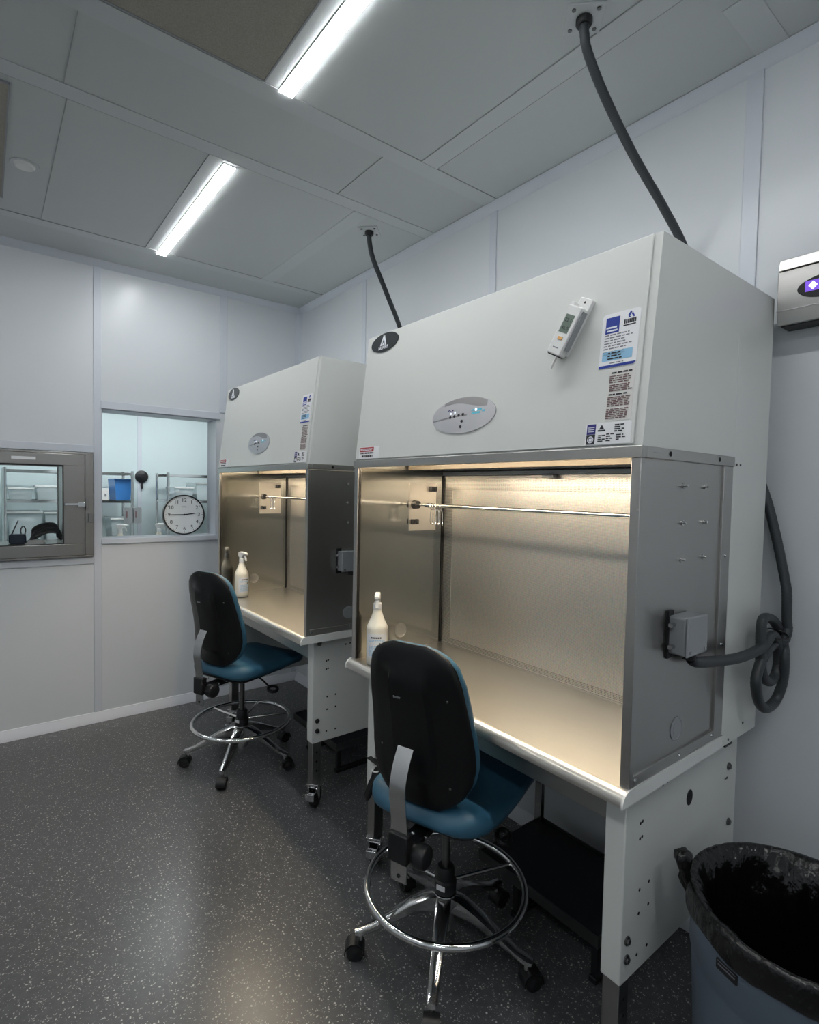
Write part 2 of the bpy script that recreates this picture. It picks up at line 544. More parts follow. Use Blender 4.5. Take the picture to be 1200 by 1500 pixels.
# ------------------------------------------------------------------ ceiling things
def strip_light(x, y0, y1, label, grp='linear ceiling lights'):
    t = thing('linear_ceiling_light', (x, (y0 + y1) / 2, ZC), label, 'ceiling light', grp)
    obj('housing', MB().box(x - .028, x + .028, y0 - .004, y1 + .004, ZC - .003, ZC), M['white_gloss'], t)
    obj('diffuser', MB().box(x - .025, x + .025, y0, y1, ZC - .006, ZC - .0031), M['light'], t)
    return t
strip_light(0.855, 2.42, 3.592, 'glowing linear ceiling light nearer the window wall, the smaller one in view')
strip_light(0.855, 0.69, 1.857, 'large glowing linear ceiling light at the top edge beside the grey filter panel')
strip_light(0.855, -1.20, -0.03, 'glowing linear ceiling light overhead behind the camera in line with the others')
for y0 in (2.42, 0.69, -1.20):
    strip_light(-0.85, y0, y0 + 1.17, 'glowing linear ceiling light in the left row outside the photo', 'linear ceiling lights of the left row')

def filter_panel(x0, x1, y0, y1, label):
    t = thing('ceiling_filter_panel', ((x0 + x1) / 2, (y0 + y1) / 2, ZC), label, 'filter panel', 'ceiling filter panels')
    obj('mesh_screen', MB().box(x0 + .006, x1 - .006, y0 + .006, y1 - .006, ZC - .006, ZC), M['filter'], t)
    f = MB()
    for b in ((x0, x1, y0, y0 + .006), (x0, x1, y1 - .006, y1), (x0, x0 + .006, y0 + .006, y1 - .006), (x1 - .006, x1, y0 + .006, y1 - .006)):
        f.box(b[0], b[1], b[2], b[3], ZC - .008, ZC)
    obj('frame', f, M['plastic_grey'], t)
filter_panel(-0.45, 0.772, 0.66, 1.845, 'big brown-grey mesh filter panel set into the ceiling beside the large light at top')
filter_panel(-1.14, 0.082, 2.43, 3.40, 'grey mesh filter panel cut off at the left edge of the photo')

t = thing('ceiling_disc', (0.150, 3.002, ZC), 'small round white disc on the ceiling at the left of the smaller light', 'detector')
obj('disc', MB().lathe([(0, ZC - .012), (.034, ZC - .012), (.04, ZC - .006), (.042, ZC)], (0.150, 3.002, 0)), M['plastic_white'], t)
obj('rim', MB().lathe([(.044, ZC - .003), (.054, ZC - .003), (.056, ZC)], (0.150, 3.002, 0)), M['ceil_strip'], t)

# ------------------------------------------------------------------ window and far room
YB = YW + WT
w = MB()
w.box(WX0 - .002, WX1 + .022, YW - .012, YW, WZ1, WZ1 + .048)           # header face
w.box(WX0, WX1, YW, YB, WZ1 - .006, WZ1)                                # lined head
w.box(WX0, WX0 + .006, YW, YB, WZ0, WZ1 - .006)
w.box(WX1 - .006, WX1, YW, YB, WZ0, WZ1 - .006)
win = struct('window_1', w, M['batten'], None, .0015)
obj('window_sill', MB().box(WX0 - .002, WX1 + .022, YW - .014, YB, WZ0 - .034, WZ0), M['batten'], win, .003)
obj('window_pane', MB().box(WX0 + .006, WX1 - .006, YB - .016, YB - .010, WZ0, WZ1 - .006), M['glass'], win)

FX0, FX1, FY1, FZ = -1.2, 2.9, 5.98, 2.6
struct('floor_far', MB().box(FX0, FX1, YB, FY1 + .1, -.05, 0), M['floor'])
struct('ceiling_far', MB().box(FX0, FX1, YB, FY1, FZ, FZ + .05), M['ceiling'])
struct('wall_far', MB().box(FX0, FX1, FY1, FY1 + .1, 0, FZ), M['wall_far'])
struct('wall_far_left', MB().box(FX0 - .1, FX0, YB, FY1 + .1, 0, FZ), M['wall_far'])
struct('wall_far_right', MB().box(FX1, FX1 + .1, YB, FY1 + .1, 0, FZ), M['wall_far'])
tb(50, 1.205, 1.245, FY1 - .006, FY1, 0, FZ)
for x, lab in ((0.35, 'bright ceiling lamp in the room beyond the left half of the window'), (1.55, 'bright ceiling lamp in the room beyond the right half of the window')):
    t = thing('ceiling_lamp', (x, 4.95, FZ), lab, 'ceiling light', 'lamps in the room beyond the window')
    obj('housing', MB().box(x - .42, x + .42, 4.80, 5.10, FZ - .01, FZ), M['white_gloss'], t)
    obj('diffuser', MB().box(x - .40, x + .40, 4.82, 5.08, FZ - .014, FZ - .0101), M['light_far'], t)

# wall clock leaning in the window
def make_clock():
    cx, cy, cz, r = 1.130, 4.085, WZ0 + 0.1445, 0.1435
    t = thing('wall_clock', (cx, cy, WZ0), 'round white clock with black numerals resting on the window sill, reading quarter to three', 'clock')
    fr = frame((cx, cy, cz), (1, 0, 0), (0, 0.06, 1))    # leans back a little, faces the camera
    fr = fr @ Matrix.Identity(4)
    b = MB(fr)
    b.prism(ell(0, 0, r, r, 56), -.030, .004)
    obj('case', b, M['plastic_grey'], t, .002)
    b = MB(fr)
    n = 56
    b.loft([[(q * math.cos(2 * PI * k / n), q * math.sin(2 * PI * k / n), h) for k in range(n)] for q, h in ((r - .009, .004), (r - .008, .012), (r, .012), (r + .0005, .002))], cap=False)
    obj('rim', b, M['black'], t)
    b = MB(fr); b.prism(ell(0, 0, r - .009, r - .009, 56), .004, .006)
    face = obj('dial', b, M['clock_face'], t)
    for h in range(1, 13):
        a = R(90 - 30 * h)
        b = MB(fr)
        text_into(b, str(h), .037, Matrix.Translation((.103 * math.cos(a), .103 * math.sin(a), .0066)))
        obj('numeral', b, M['ink'], face)
    b = MB(fr)
    for k in range(60):
        a = R(6 * k)
        q0 = .1255 if k % 5 else .121
        c, s = math.cos(a), math.sin(a)
        wd = .0007 if k % 5 else .0014
        b.prism([(q0 * c - wd * s, q0 * s + wd * c), (q0 * c + wd * s, q0 * s - wd * c), (.13 * c + wd * s, .13 * s - wd * c), (.13 * c - wd * s, .13 * s + wd * c)], .006, .0066)
    obj('minute_marks', b, M['ink'], face)
    b = MB(fr); text_into(b, 'ooo', .017, Matrix.Translation((0, .058, .0066)))
    obj('maker_mark', b, M['ink_grey'], face)
    def hand(nm, ang, ln, wd, h):
        a = R(90 - ang); c, s = math.cos(a), math.sin(a)
        q = MB(fr)
        P = lambda d, e: (d * c - e * s, d * s + e * c)
        q.prism([P(-.02, wd), P(-.02, -wd), P(ln * .8, -wd), P(ln, 0), P(ln * .8, wd)], h, h + .0012)
        obj(nm, q, M['ink'], t)
    hand('hour_hand', 82.5, .088, .0034, .0075)
    hand('minute_hand', 270, .105, .0026, .0092)
    q = MB(fr); q.prism(ell(0, 0, .006, .006, 16), .0066, .0115)
    obj('hand_hub', q, M['ink'], t)
make_clock()

# steel counter beyond the window
t = thing('steel_counter', (1.05, 4.62, 0), 'steel counter in the next room just below the window, carrying two spray bottles', 'counter')
obj('counter_top', MB().box(0.56, 1.75, 4.40, 4.85, .935, .965), M['steel_tray'], t, .003)
for x in (0.60, 1.71):
    for y in (4.43, 4.82):
        obj('leg', MB().box(x - .02, x + .02, y - .02, y + .02, 0, .935), M['steel'], t)

def wire_rack(x0, x1, label):
    y0, y1 = 5.42, 5.84
    t = thing('wire_rack', ((x0 + x1) / 2, 5.63, 0), label, 'shelf rack', 'wire racks in the next room')
    for x in (x0, x1):
        for y in (y0, y1):
            obj('post', MB().cyl((x, y, 0), (x, y, 1.66), .0135, seg=12), M['chrome'], t)
    for z in (1.645, 1.395, 1.035, 0.55, 0.15):
        s = MB()
        for y in (y0, y1):
            s.box(x0, x1, y - .006, y + .006, z - .02, z)
        for x in (x0, x1):
            s.box(x - .006, x + .006, y0, y1, z - .02, z)
        n = 16
        for k in range(1, n):
            y = y0 + (y1 - y0) * k / n
            s.box(x0, x1, y - .0025, y + .0025, z - .006, z)
        obj('wire_shelf', s, M['chrome'], t)
    return t
wire_rack(0.125, 1.050, 'chrome wire rack in the next room, left of the round black disc')
wire_rack(1.355, 2.45, 'chrome wire rack in the next room standing behind the clock')

def storage_bin(x0, x1, z0, h, label, m='clear_bin', fill='cloth', y0=5.45, y1=5.80, frac=.7):
    t = thing('storage_bin', ((x0 + x1) / 2, (y0 + y1) / 2, z0), label, 'storage bin', 'plastic storage bins on the wire racks')
    tp = .012
    b = MB()
    n = [(x0 + tp, y0 + tp, x1 - tp, y1 - tp, z0), (x0, y0, x1, y1, z0 + h)]
    ring = lambda a, d=0: [(a[0] + d, a[1] + d, a[4]), (a[2] - d, a[1] + d, a[4]), (a[2] - d, a[3] - d, a[4]), (a[0] + d, a[3] - d, a[4])]
    i0 = (n[0][0], n[0][1], n[0][2], n[0][3], z0 + .004)
    b.loft([ring(n[0]), ring(n[1]), ring(n[1], .004), ring(i0, .004)], cap=True)
    obj('tub', b, M[m], t)
    obj('rim', MB().box(x0 - .006, x1 + .006, y0 - .006, y0, z0 + h - .014, z0 + h), M['plastic_white'] if m == 'clear_bin' else M[m], t, .002)
    c = MB()
    k = 7
    rings = []
    for i in range(4):
        f = i / 3
        z = z0 + .006 + (h * frac) * f
        d = .02 + (.035 if i == 3 else 0)
        rr = []
        for a, bb in ((x0 + d, y0 + d), ((x0 + x1) / 2, y0 + d - .003), (x1 - d, y0 + d), (x1 - d, (y0 + y1) / 2), (x1 - d, y1 - d), (x0 + d, y1 - d)):
            rr.append((a + random.uniform(-.004, .004), bb, z + random.uniform(-.008, .008) * (i > 0)))
        rings.append(rr)
    c.loft(rings)
    obj('contents', c, M[fill], t)
    return t
storage_bin(0.150, 0.315, 1.396, .10, 'small clear bin on the upper rack shelf, left one seen through the pass-through')
storage_bin(0.335, 0.515, 1.396, .12, 'clear bin of white packets on the upper rack shelf beside the small one', frac=.8)
storage_bin(0.145, 0.375, 1.036, .265, 'large clear bin on the lower rack shelf, left one seen through the pass-through', frac=.75)
storage_bin(0.395, 0.56, 1.036, .26, 'large clear bin on the lower rack shelf behind the latch side of the pass-through', frac=.6)
storage_bin(0.915, 1.052, 1.396, .195, 'blue bin on the upper shelf of the rack at the left of the window', 'blue_bin', 'cloth_blue', frac=.8)
storage_bin(0.885, 1.060, 1.036, .20, 'clear bin on the lower rack shelf under the blue bin', frac=.55)
storage_bin(1.425, 1.595, 1.396, .13, 'clear bin on the upper rack shelf above the clock, left of two')
storage_bin(1.620, 1.80, 1.396, .175, 'taller clear bin on the upper rack shelf above the clock, right of two', frac=.5)
t = thing('paper_carton', (0.83, 5.55, 1.396), 'small white carton on the upper rack shelf left of the blue bin', 'box')
obj('carton', MB().box(0.80, 0.868, 5.46, 5.62, 1.396, 1.50), M['plastic_white'], t, .002)
obj('printed_mark', MB().box(0.835, 0.85, 5.4585, 5.4605, 1.43, 1.455), M['ink_grey'], t)
for x, l in ((1.012, 'grey tag holder clipped left of the rack post beside the round black disc'), (1.088, 'grey tag holder clipped on the rack post nearest the round black disc')):
    t = thing('tag_holder', (x, 5.39, 1.19), l, 'tag holder', 'grey tag holders on the rack post')
    obj('plate', MB().prism(rrect(x - .032, x + .032, 1.19, 1.335, .012), 5.385, 5.4065, 'xzy'), M['plastic_grey'], t)
    obj('slot', MB().box(x - .02, x - .008, 5.383, 5.3855, 1.24, 1.30), M['ink_brown'], t)

t = thing('wall_disc', (1.235, FY1, 1.60), 'round black disc with a short stem on the far wall between the racks', 'wall fitting')
obj('disc', MB().lathe([(0, -.03), (.035, -.03), (.058, -.018), (.062, 0)], (1.243, FY1 - .006, 1.622), axis='y'), M['black'], t)
obj('stem', MB().cyl((1.243, FY1 - .018, 1.565), (1.243, FY1 - .018, 1.50), .011, seg=10), M['black'], t)

# ------------------------------------------------------------------ pass-through cabinet in the back wall
def pass_through():
    X0, X1, Z0, Z1 = -0.515, 0.540, 1.079, 1.733
    yf = YW - .030
    t = thing('pass_through_cabinet', (0.0, YW, 1.079), 'stainless pass-through cabinet with a glazed door set in the wall left of the window', 'pass-through cabinet')
    f = MB()
    f.box(X0, X1, yf, YW - .0005, Z1 - .012, Z1); f.box(X0, X1, yf, YW - .0005, Z0, Z0 + .012)
    f.box(X0, X0 + .012, yf, YW - .0005, Z0 + .012, Z1 - .012); f.box(X1 - .045, X1, yf, YW - .0005, Z0 + .012, Z1 - .012)
    obj('frame', f, M['steel_door'], t, .002)
    # chamber lining
    c = MB()
    cx0, cx1, cz0, cz1, cy1 = -0.42, 0.400, 1.150, 1.662, 4.46
    c.box(cx0 - .01, cx0, YW - .004, cy1, cz0, cz1); c.box(cx1, cx1 + .01, YW - .004, cy1, cz0, cz1)
    c.box(cx0 - .01, cx1 + .01, YW - .004, cy1, cz0 - .01, cz0); c.box(cx0 - .01, cx1 + .01, YW - .004, cy1, cz1, cz1 + .01)
    obj('chamber', c, M['steel_door'], t)
    # door leaf with opening
    gx0, gx1, gz0, gz1 = -0.36, 0.381, 1.165, 1.651
    d = MB()
    dx0, dx1, dz0, dz1 = X0 + .014, X1 - .047, Z0 + .014, Z1 - .014
    yd = yf - .006
    d.box(dx0, dx1, yd, YW - .005, gz1, dz1); d.box(dx0, dx1, yd, YW - .005, dz0, gz0)
    d.box(dx0, gx0, yd, YW - .005, gz0, gz1); d.box(gx1, dx1, yd, YW - .005, gz0, gz1)
    door = obj('door', d, M['steel_door'], t, .002)
    g = MB()
    g.box(gx0, gx1, yd + .002, yd + .012, gz1 - .008, gz1); g.box(gx0, gx1, yd + .002, yd + .012, gz0, gz0 + .005)
    g.box(gx0, gx0 + .006, yd + .002, yd + .012, gz0 + .005, gz1 - .008); g.box(gx1 - .006, gx1, yd + .002, yd + .012, gz0 + .005, gz1 - .008)
    obj('gasket', g, M['black_soft'], door)
    obj('door_pane', MB().box(gx0 + .006, gx1 - .006, yd + .012, yd + .017, gz0 + .005, gz1 - .008), M['glass'], door)
    h = MB()
    h.prism(rrect(0.382, 0.480, 1.405, 1.419, .005), yd - .030, yd - .018, 'xzy')
    h.prism(rrect(0.452, 0.492, 1.397, 1.427, .006), yd - .034, yd - .016, 'xzy')
    h.box(0.462, 0.482, yd - .018, yd, 1.403, 1.421)
    obj('latch_handle', h, M['chrome'], door, .0015, label='bright latch handle')
    k = MB()
    k.box(0.496, 0.514, yf - .016, yf, 1.375, 1.45)
    k.cyl((0.505, yf - .026, 1.395), (0.505, yf, 1.395), .009, seg=12)
    k.prism(rrect(0.510, 0.532, 1.30, 1.355, .008), yf - .03, yf - .001, 'xzy')
    obj('latch_keeper', k, M['post_steel'], t, .0015)
    obj('edge_seam', MB().box(X1 - .0465, X1 - .0455, yf - .001, yf + .001, Z0 + .012, Z1 - .012), M['black_soft'], t)
    obj('paper_label', MB().box(0.122, 0.240, yd - .0012, yd, 1.677, 1.694), M['label_paper'], door)
    # far door frame of the chamber
    q = MB()
    q.box(cx0 - .03, cx1 + .03, cy1, cy1 + .03, cz1 - .01, cz1 + .04); q.box(cx0 - .03, cx1 + .03, cy1, cy1 + .03, cz0 - .04, cz0 - .002)
    q.box(cx0 - .03, cx0 + .04, cy1, cy1 + .03, cz0 - .002, cz1 - .01); q.box(cx1 - .005, cx1 + .03, cy1, cy1 + .03, cz0 - .002, cz1 - .01)
    obj('far_door_frame', q, M['steel_door'], t)
    obj('far_pane', MB().box(cx0 + .04, cx1 - .005, cy1 + .012, cy1 + .018, cz0 - .002, cz1 - .01), M['glass'], t)
    return cz0
CZ = pass_through()
# things lying in the chamber
t = thing('handheld_radio', (0.16, 4.24, CZ), 'dark blue handheld device with a thin antenna and wire loop inside the pass-through', 'radio')
obj('radio_case', MB().prism(rrect(0.115, 0.205, CZ, CZ + .062, .014), 4.215, 4.265, 'xzy'), M['navy'], t, .006)
obj('antenna', MB().cyl((0.13, 4.24, CZ + .058), (0.165, 4.24, CZ + .15), .004, .003, 10), M['black'], t)
obj('wire_loop', MB().tube(smooth_path([(0.180, 4.24, CZ + .06), (0.178, 4.24, CZ + .09), (0.19, 4.24, CZ + .112), (0.203, 4.24, CZ + .09), (0.198, 4.24, CZ + .055)], 5), .0035, 8), M['black'], t)
t = thing('cable_bundle', (0.31, 4.22, CZ), 'heap of thick black cables curling inside the pass-through behind the latch', 'cable')
rr = random.Random(3)
for k in range(4):
    yy = 4.12 + .07 * k
    pts = [(0.20 + .02 * k, yy, CZ + .012), (0.25, yy + .01, CZ + .045 + .012 * k), (0.31, yy + .02, CZ + .078 + .012 * k), (0.372, yy + .01, CZ + .072 + .012 * k), (0.385, yy - .01, CZ + .03)]
    obj('cable', MB().tube(smooth_path(pts, 6), .010, 10), M['black_soft'], t)
t = thing('clear_pouch', (0.245, 4.10, CZ), 'crumpled clear pouch lying by the cables inside the pass-through', 'pouch')
b = MB()
rings = []
for i, f in enumerate((0, .35, .7, 1)):
    s = 1 - .35 * f * f
    rings.append([(0.245 + s * .055 * math.cos(a * PI / 4) + rr.uniform(-.006, .006), 4.09 + s * .035 * math.sin(a * PI / 4), CZ + .001 + .03 * f + rr.uniform(0, .006) * (i > 0)) for a in range(8)])
b.loft(rings)
obj('pouch_film', b, M['clear_label'], t)

# ------------------------------------------------------------------ laminar flow hood
XF, Y0, Y1, XP, XBK = 1.164, 0.647, 1.850, 1.655, 1.898
ZT, ZB = 0.860, 0.826
DX2, DY2 = -0.0098, 1.5803

def make_hood():
    root = thing('laminar_flow_hood', (1.53, 1.2485, .826), 'white laminar flow hood nearest the camera with the white data logger on its front', 'laminar flow hood', 'laminar flow hoods along the right wall')
    # white sheet-metal housing with the deep rear column and a slot for the lamp
    prof = [(XF + .004, 1.653), (1.225, 2.144), (XBK, 2.144), (XBK, .8225), (XP, .8225), (XP, 1.653), (1.420, 1.653), (1.420, 1.705), (1.186, 1.705), (1.186, 1.653)]
    hb = MB()
    hb.prism(prof, Y0 + .024, Y1 - .024, 'xzy')
    solid = prof[:6] + [(1.186, 1.653)]
    hb.prism(solid, Y0, Y0 + .024, 'xzy'); hb.prism(solid, Y1 - .024, Y1, 'xzy')
    housing = obj('housing', hb, M['white'], root, 0)
    seam = MB()
    seam.box(XP - .0008, XP + .0008, Y0 - .0008, Y0 + .001, 1.655, 2.0)
    obj('seam', seam, M['white_gloss'], housing)
    for x, z in ((1.675, 1.632), (1.70, 1.632), (1.66, .84), (1.80, .86), (1.70, .835)):
        obj('rivet', MB().cyl((x, Y0 - .002, z), (x, Y0 + .002, z), .0035, seg=10), M['bolt'], housing)
    obj('rear_foot', MB().box(1.70, 1.745, Y0 + .006, Y0 + .034, .808, .8224), M['black'], housing)
    # sloping front cover
    SL = Vector((1.225 - XF - .004, 0, 2.144 - 1.653)).normalized()
    FR = frame((XF + .004, 0, 1.653), (0, -1, 0), SL)      # u to the viewer's right, v up the slope, n outwards
    def F():
        return MB(FR)
    def fbox(b, y0, y1, s0, s1, h0, h1):
        return b.box(-y1, -y0, s0, s1, h0, h1)
    cover = obj('front_cover', fbox(F(), .668, 1.846, .004, .4935, .0003, .005), M['white'], root, .0015)
    H = .005
    # oval control panel
    pan = obj('control_panel', F().prism(ell(-1.247, .125, .142, .057), H, H + .003), M['silver_face'], cover, label='oval silver control panel')
    def halfell(f0, f1, lo, hi):
        pts = []
        n = 26
        for k in range(n + 1):
            u = f0 + (f1 - f0) * k / n
            pts.append((-1.247 + u, .125 + hi(u)))
        for k in range(n, -1, -1):
            u = f0 + (f1 - f0) * k / n
            pts.append((-1.247 + u, .125 + lo(u)))
        return pts
    top = lambda u: .0555 * math.sqrt(max(0, 1 - (u / .1395) ** 2))
    wv = lambda u: .030 + .010 * math.cos(u * 22 + .9)
    band = F()
    band.prism([p for p in halfell(-.085, .105, lambda u: min(wv(u), top(u) - .0005), top)], H + .003, H + .0036)
    band.prism([p for p in halfell(-.137, .02, lambda u: -.012 + .012 * math.cos((u - .02) * 9) - .003, lambda u: -.012 + .012 * math.cos((u - .02) * 9) + .0015)], H + .003, H + .0036)
    obj('dark_wave', band, M['silver_dark'], pan)
    dots = F()
    for y, s in ((1.300, .122), (1.281, .124), (1.262, .126), (1.243, .127), (1.246, .106), (1.249, .089)):
        dots.prism(ell(-y, s, .0045, .0045, 12), H + .003, H + .0045)
    obj('buttons', dots, M['ink'], pan)
    leds = F()
    for y, s in ((1.299, .134), (1.280, .136)):
        leds.prism(ell(-y, s, .003, .003, 10), H + .003, H + .004)
    leds.prism(ell(-1.186, .137, .0045, .0045, 12), H + .0042, H + .005)
    obj('indicator_lights', leds, M['led_white'], pan)
    dsp = F()
    fbox(dsp, 1.163, 1.207, .134, .139, H + .003, H + .004); fbox(dsp, 1.170, 1.204, .124, .130, H + .003, H + .004)
    fbox(dsp, 1.150, 1.160, .128, .134, H + .003, H + .004)
    obj('cyan_readout', dsp, M['led_cyan'], pan)
    mk = F()
    mk.tube([FR.inverted() @ (FR @ Vector((-1.312 + .004 * i, .143 + .003 * math.sin(i * 1.3), H + .0036))) for i in range(7)], .0012, 6)
    obj('maker_mark', mk, M['ink_navy'], pan)
    # oval emblem at the far top corner
    em = obj('oval_emblem', F().prism(ell(-1.729, .455, .088, .0365), H, H + .003), M['emblem'], cover, label='dark oval emblem')
    e = F()
    tri = lambda cx, cy, s: [(cx - s, cy - s * .6), (cx + s, cy - s * .6), (cx, cy + s)]
    cx, cy = -1.735, .462
    e.prism([(cx - .020, cy - .018), (cx - .010, cy - .018), (cx + .001, cy + .016), (cx - .003, cy + .022)], H + .003, H + .004)
    e.prism([(cx + .020, cy - .018), (cx + .011, cy - .018), (cx + .001, cy + .010), (cx + .004, cy + .022)], H + .003, H + .004)
    e.prism([(cx - .008, cy - .018), (cx + .008, cy - .018), (cx, cy - .006)], H + .003, H + .004)
    obj('triangle_mark', e, M['ink_white'], em)
    e = F()
    text_into(e, 'NUAIRE', .018, Matrix.Translation((cx + .002, cy - .027, H + .0034)))
    obj('lettering', e, M['ink_white'], em)
    def lines(b, y_left, y_right, s_top, s_bot, n, thick, jag=.25, seed=1, h=H + .0012, words=True):
        """rows of small print: words as short bars"""
        q = random.Random(seed)
        for k in range(n):
            s = s_top + (s_bot - s_top) * (k + .5) / n
            u = -y_left
            end = -y_right - (-(y_right) + y_left) * jag * q.random()
            while u < end - .003:
                wl = q.uniform(.006, .016)
                fbox(b, -(min(u + wl, end)), -u, s - thick / 2, s + thick / 2, h - .0003, h + .0002)
                u += wl + .0028
        return b
    # certificate sticker
    st = obj('certificate_sticker', F().prism(rrect(-.778, -.680, .192, .326, .008), H, H + .001), M['label_paper'], cover, label='white certificate sticker with a blue square and pale blue box')
    obj('blue_square', fbox(F(), .732, .768, .277, .316, H + .001, H + .0015), M['ink_blue'], st)
    b = F(); fbox(b, .738, .766, .289, .293, H + .0015, H + .0018); fbox(b, .736, .764, .281, .285, H + .0015, H + .0018)
    obj('square_lettering', b, M['ink_white'], st)
    b = F(); b.prism([(-.712, .312), (-.708, .308), (-.702, .318), (-.705, .322)], H + .001, H + .0014); b.prism([(-.700, .318), (-.694, .307), (-.697, .305), (-.703, .314)], H + .001, H + .0014)
    b.prism([(-.711, .306), (-.704, .306), (-.7075, .311)], H + .001, H + .0014)
    obj('triangle_mark', b, M['ink_blue'], st)
    b = F()
    for k in range(7):
        fbox(b, .690 + .0045 * k, .6935 + .0045 * k, .293, .303, H + .001, H + .0014)
    fbox(b, .690, .7215, .2875, .2905, H + .001, H + .0014)
    obj('logo_lettering', b, M['ink'], st)
    b = lines(F(), .768, .690, .276, .236, 6, .0026, .4, 11)
    lines(b, .770, .700, .234, .222, 2, .003, .4, 12)
    lines(b, .748, .712, .206, .200, 1, .0025, .2, 14)
    obj('small_print', b, M['ink_grey'], st)
    obj('pale_blue_box', fbox(F(), .692, .770, .209, .232, H + .001, H + .0014), M['ink_sky'], st)
    obj('box_print', lines(F(), .755, .705, .231, .210, 3, .0032, .3, 15, H + .0018), M['ink'], st)
    obj('blue_band', F().prism([(-.777, .1925), (-.686, .1925), (-.681, .199), (-.777, .199)], H + .001, H + .0014), M['ink_blue'], st)
    # caution text sticker
    st = obj('caution_sticker', fbox(F(), .680, .746, .062, .184, H, H + .0006), M['clear_label'], cover, label='pale sticker of brown small print')
    b = lines(F(), .740, .684, .181, .174, 1, .0036, .05, 21)
    lines(b, .742, .686, .128, .122, 1, .0036, .1, 22)
    obj('heading_print', b, M['ink'], st)
    b = lines(F(), .744, .684, .172, .152, 4, .0026, .2, 23)
    lines(b, .742, .682, .150, .132, 4, .0028, .2, 24)
    lines(b, .744, .684, .120, .096, 6, .0026, .1, 25)
    lines(b, .745, .684, .092, .066, 6, .0026, .1, 26)
    obj('small_print', b, M['ink_brown'], st)
    # rating plate
    st = obj('rating_plate', fbox(F(), .675, .795, .007, .058, H, H + .0008), M['label_paper'], cover, label='white rating label with navy and black blocks')
    obj('navy_block', fbox(F(), .768, .792, .032, .057, H + .0008, H + .0013), M['ink_navy'], st)
    obj('black_block', fbox(F(), .768, .792, .0078, .0315, H + .0008, H + .0013), M['ink'], st)
    b = F()
    for k, a in enumerate((0, 1, 2)):
        fbox(b, .771, .789, .038 + .005 * k, .0395 + .005 * k, H + .0013, H + .0016)
    n = 20
    b.loft([[(-.780 + q * math.cos(2 * PI * k / n), .019 + q * math.sin(2 * PI * k / n), H + .0016) for k in range(n)] for q in (.0085, .0065)], cap=False)
    fbox(b, .776, .784, .015, .022, H + .0013, H + .0016)
    obj('block_print', b, M['ink_white'], st)
    b = lines(F(), .760, .740, .030, .012, 4, .0028, .5, 31)
    lines(b, .738, .712, .033, .012, 4, .0028, .5, 32)
    lines(b, .712, .684, .030, .014, 3, .0028, .6, 33)
    lines(b, .718, .690, .054, .034, 4, .003, .3, 34)
    b.prism(tri(-.752, .047, .007), H + .0008, H + .0013)
    fbox(b, .742, .762, .038, .0415, H + .0008, H + .0013)
    obj('small_print', b, M['ink'], st)
    # red warning sticker at the far lower corner
    st = obj('warning_sticker', fbox(F(), 1.685, 1.822, .006, .052, H, H + .0008), M['label_paper'], cover, label='white sticker with a red heading')
    obj('red_heading', F().prism(rrect(-1.818, -1.722, .033, .050, .003), H + .0008, H + .0013), M['ink_red'], st)
    b = lines(F(), 1.812, 1.728, .046, .037, 2, .003, .1, 41, H + .0018)
    obj('heading_print', b, M['ink_white'], st)
    b = lines(F(), 1.810, 1.715, .031, .024, 1, .0055, .05, 42)
    lines(b, 1.800, 1.725, .021, .010, 1, .0075, .05, 43)
    obj('small_print', b, M['ink'], st)
    # stainless rail under the cover, wrapping the near and far sides
    r = MB()
    r.box(XF - .004, XF + .016, Y0 - .004, Y1 + .004, 1.626, 1.6525)
    r.box(XF + .016, XP, Y0 - .004, Y0 + .012, 1.626, 1.6525); r.box(XF + .016, XP, Y1 - .012, Y1 + .004, 1.626, 1.6525)
    rail = obj('canopy_rail', r, M['steel'], root, .0015)
    b = MB()
    for x in (1.288, 1.556):
        for y0, y1 in ((Y0 - .005, Y0 - .003), (Y1 + .003, Y1 + .005)):
            b.prism(ell(x, 1.640, .006, .0062, 14), y0, y1, 'xzy')
    obj('screw_holes', b, M['hole'], rail)
    # polished underside, lamp
    cp = obj('canopy_plate', MB().box(1.420, XP - .002, Y0 + .0245, Y1 - .0245, 1.6270, 1.6525), M['steel_in'], root)
    obj('canopy_glare_strip', MB().box(1.417, 1.420, Y0 + .0245, Y1 - .0245, 1.6265, 1.6530), M['glare_strip_tan'], cp)  # added strip, covers the plate edge where the lamp would glare
    lamp = obj('lamp_tube', MB().cyl((1.232, Y0 + .06, 1.664), (1.232, Y1 - .06, 1.664), .013, seg=16), M['tube'], root, label='warm glowing tube behind the canopy rail')
    for y in (Y0 + .035, Y1 - .06):
        obj('lamp_holder', MB().box(1.212, 1.252, y, y + .025, 1.648, 1.7045), M['plastic_white'], lamp)
    # work surface with a rounded front edge and white ends
    arc = [(1.166 - .030 * math.sin(R(a)), .830 + .030 * math.cos(R(a))) for a in range(0, 91, 10)]
    tp = [(XP - .001, ZT)] + arc + [(1.136, ZB), (XP - .001, ZB)]
    obj('work_surface', MB().prism(tp, Y0 + .003, Y1 - .003, 'xzy'), M['steel_tray'], root)
    for y0, y1 in ((Y0 - .003, Y0 + .003), (Y1 - .003, Y1 + .003)):
        obj('end_cap', MB().prism([(XP + .002, ZT - .001)] + [(x - .0005, z) for x, z in arc] + [(1.1355, ZB - .0015), (XP + .002, ZB - .0015)], y0, y1, 'xzy'), M['white_gloss'], root)
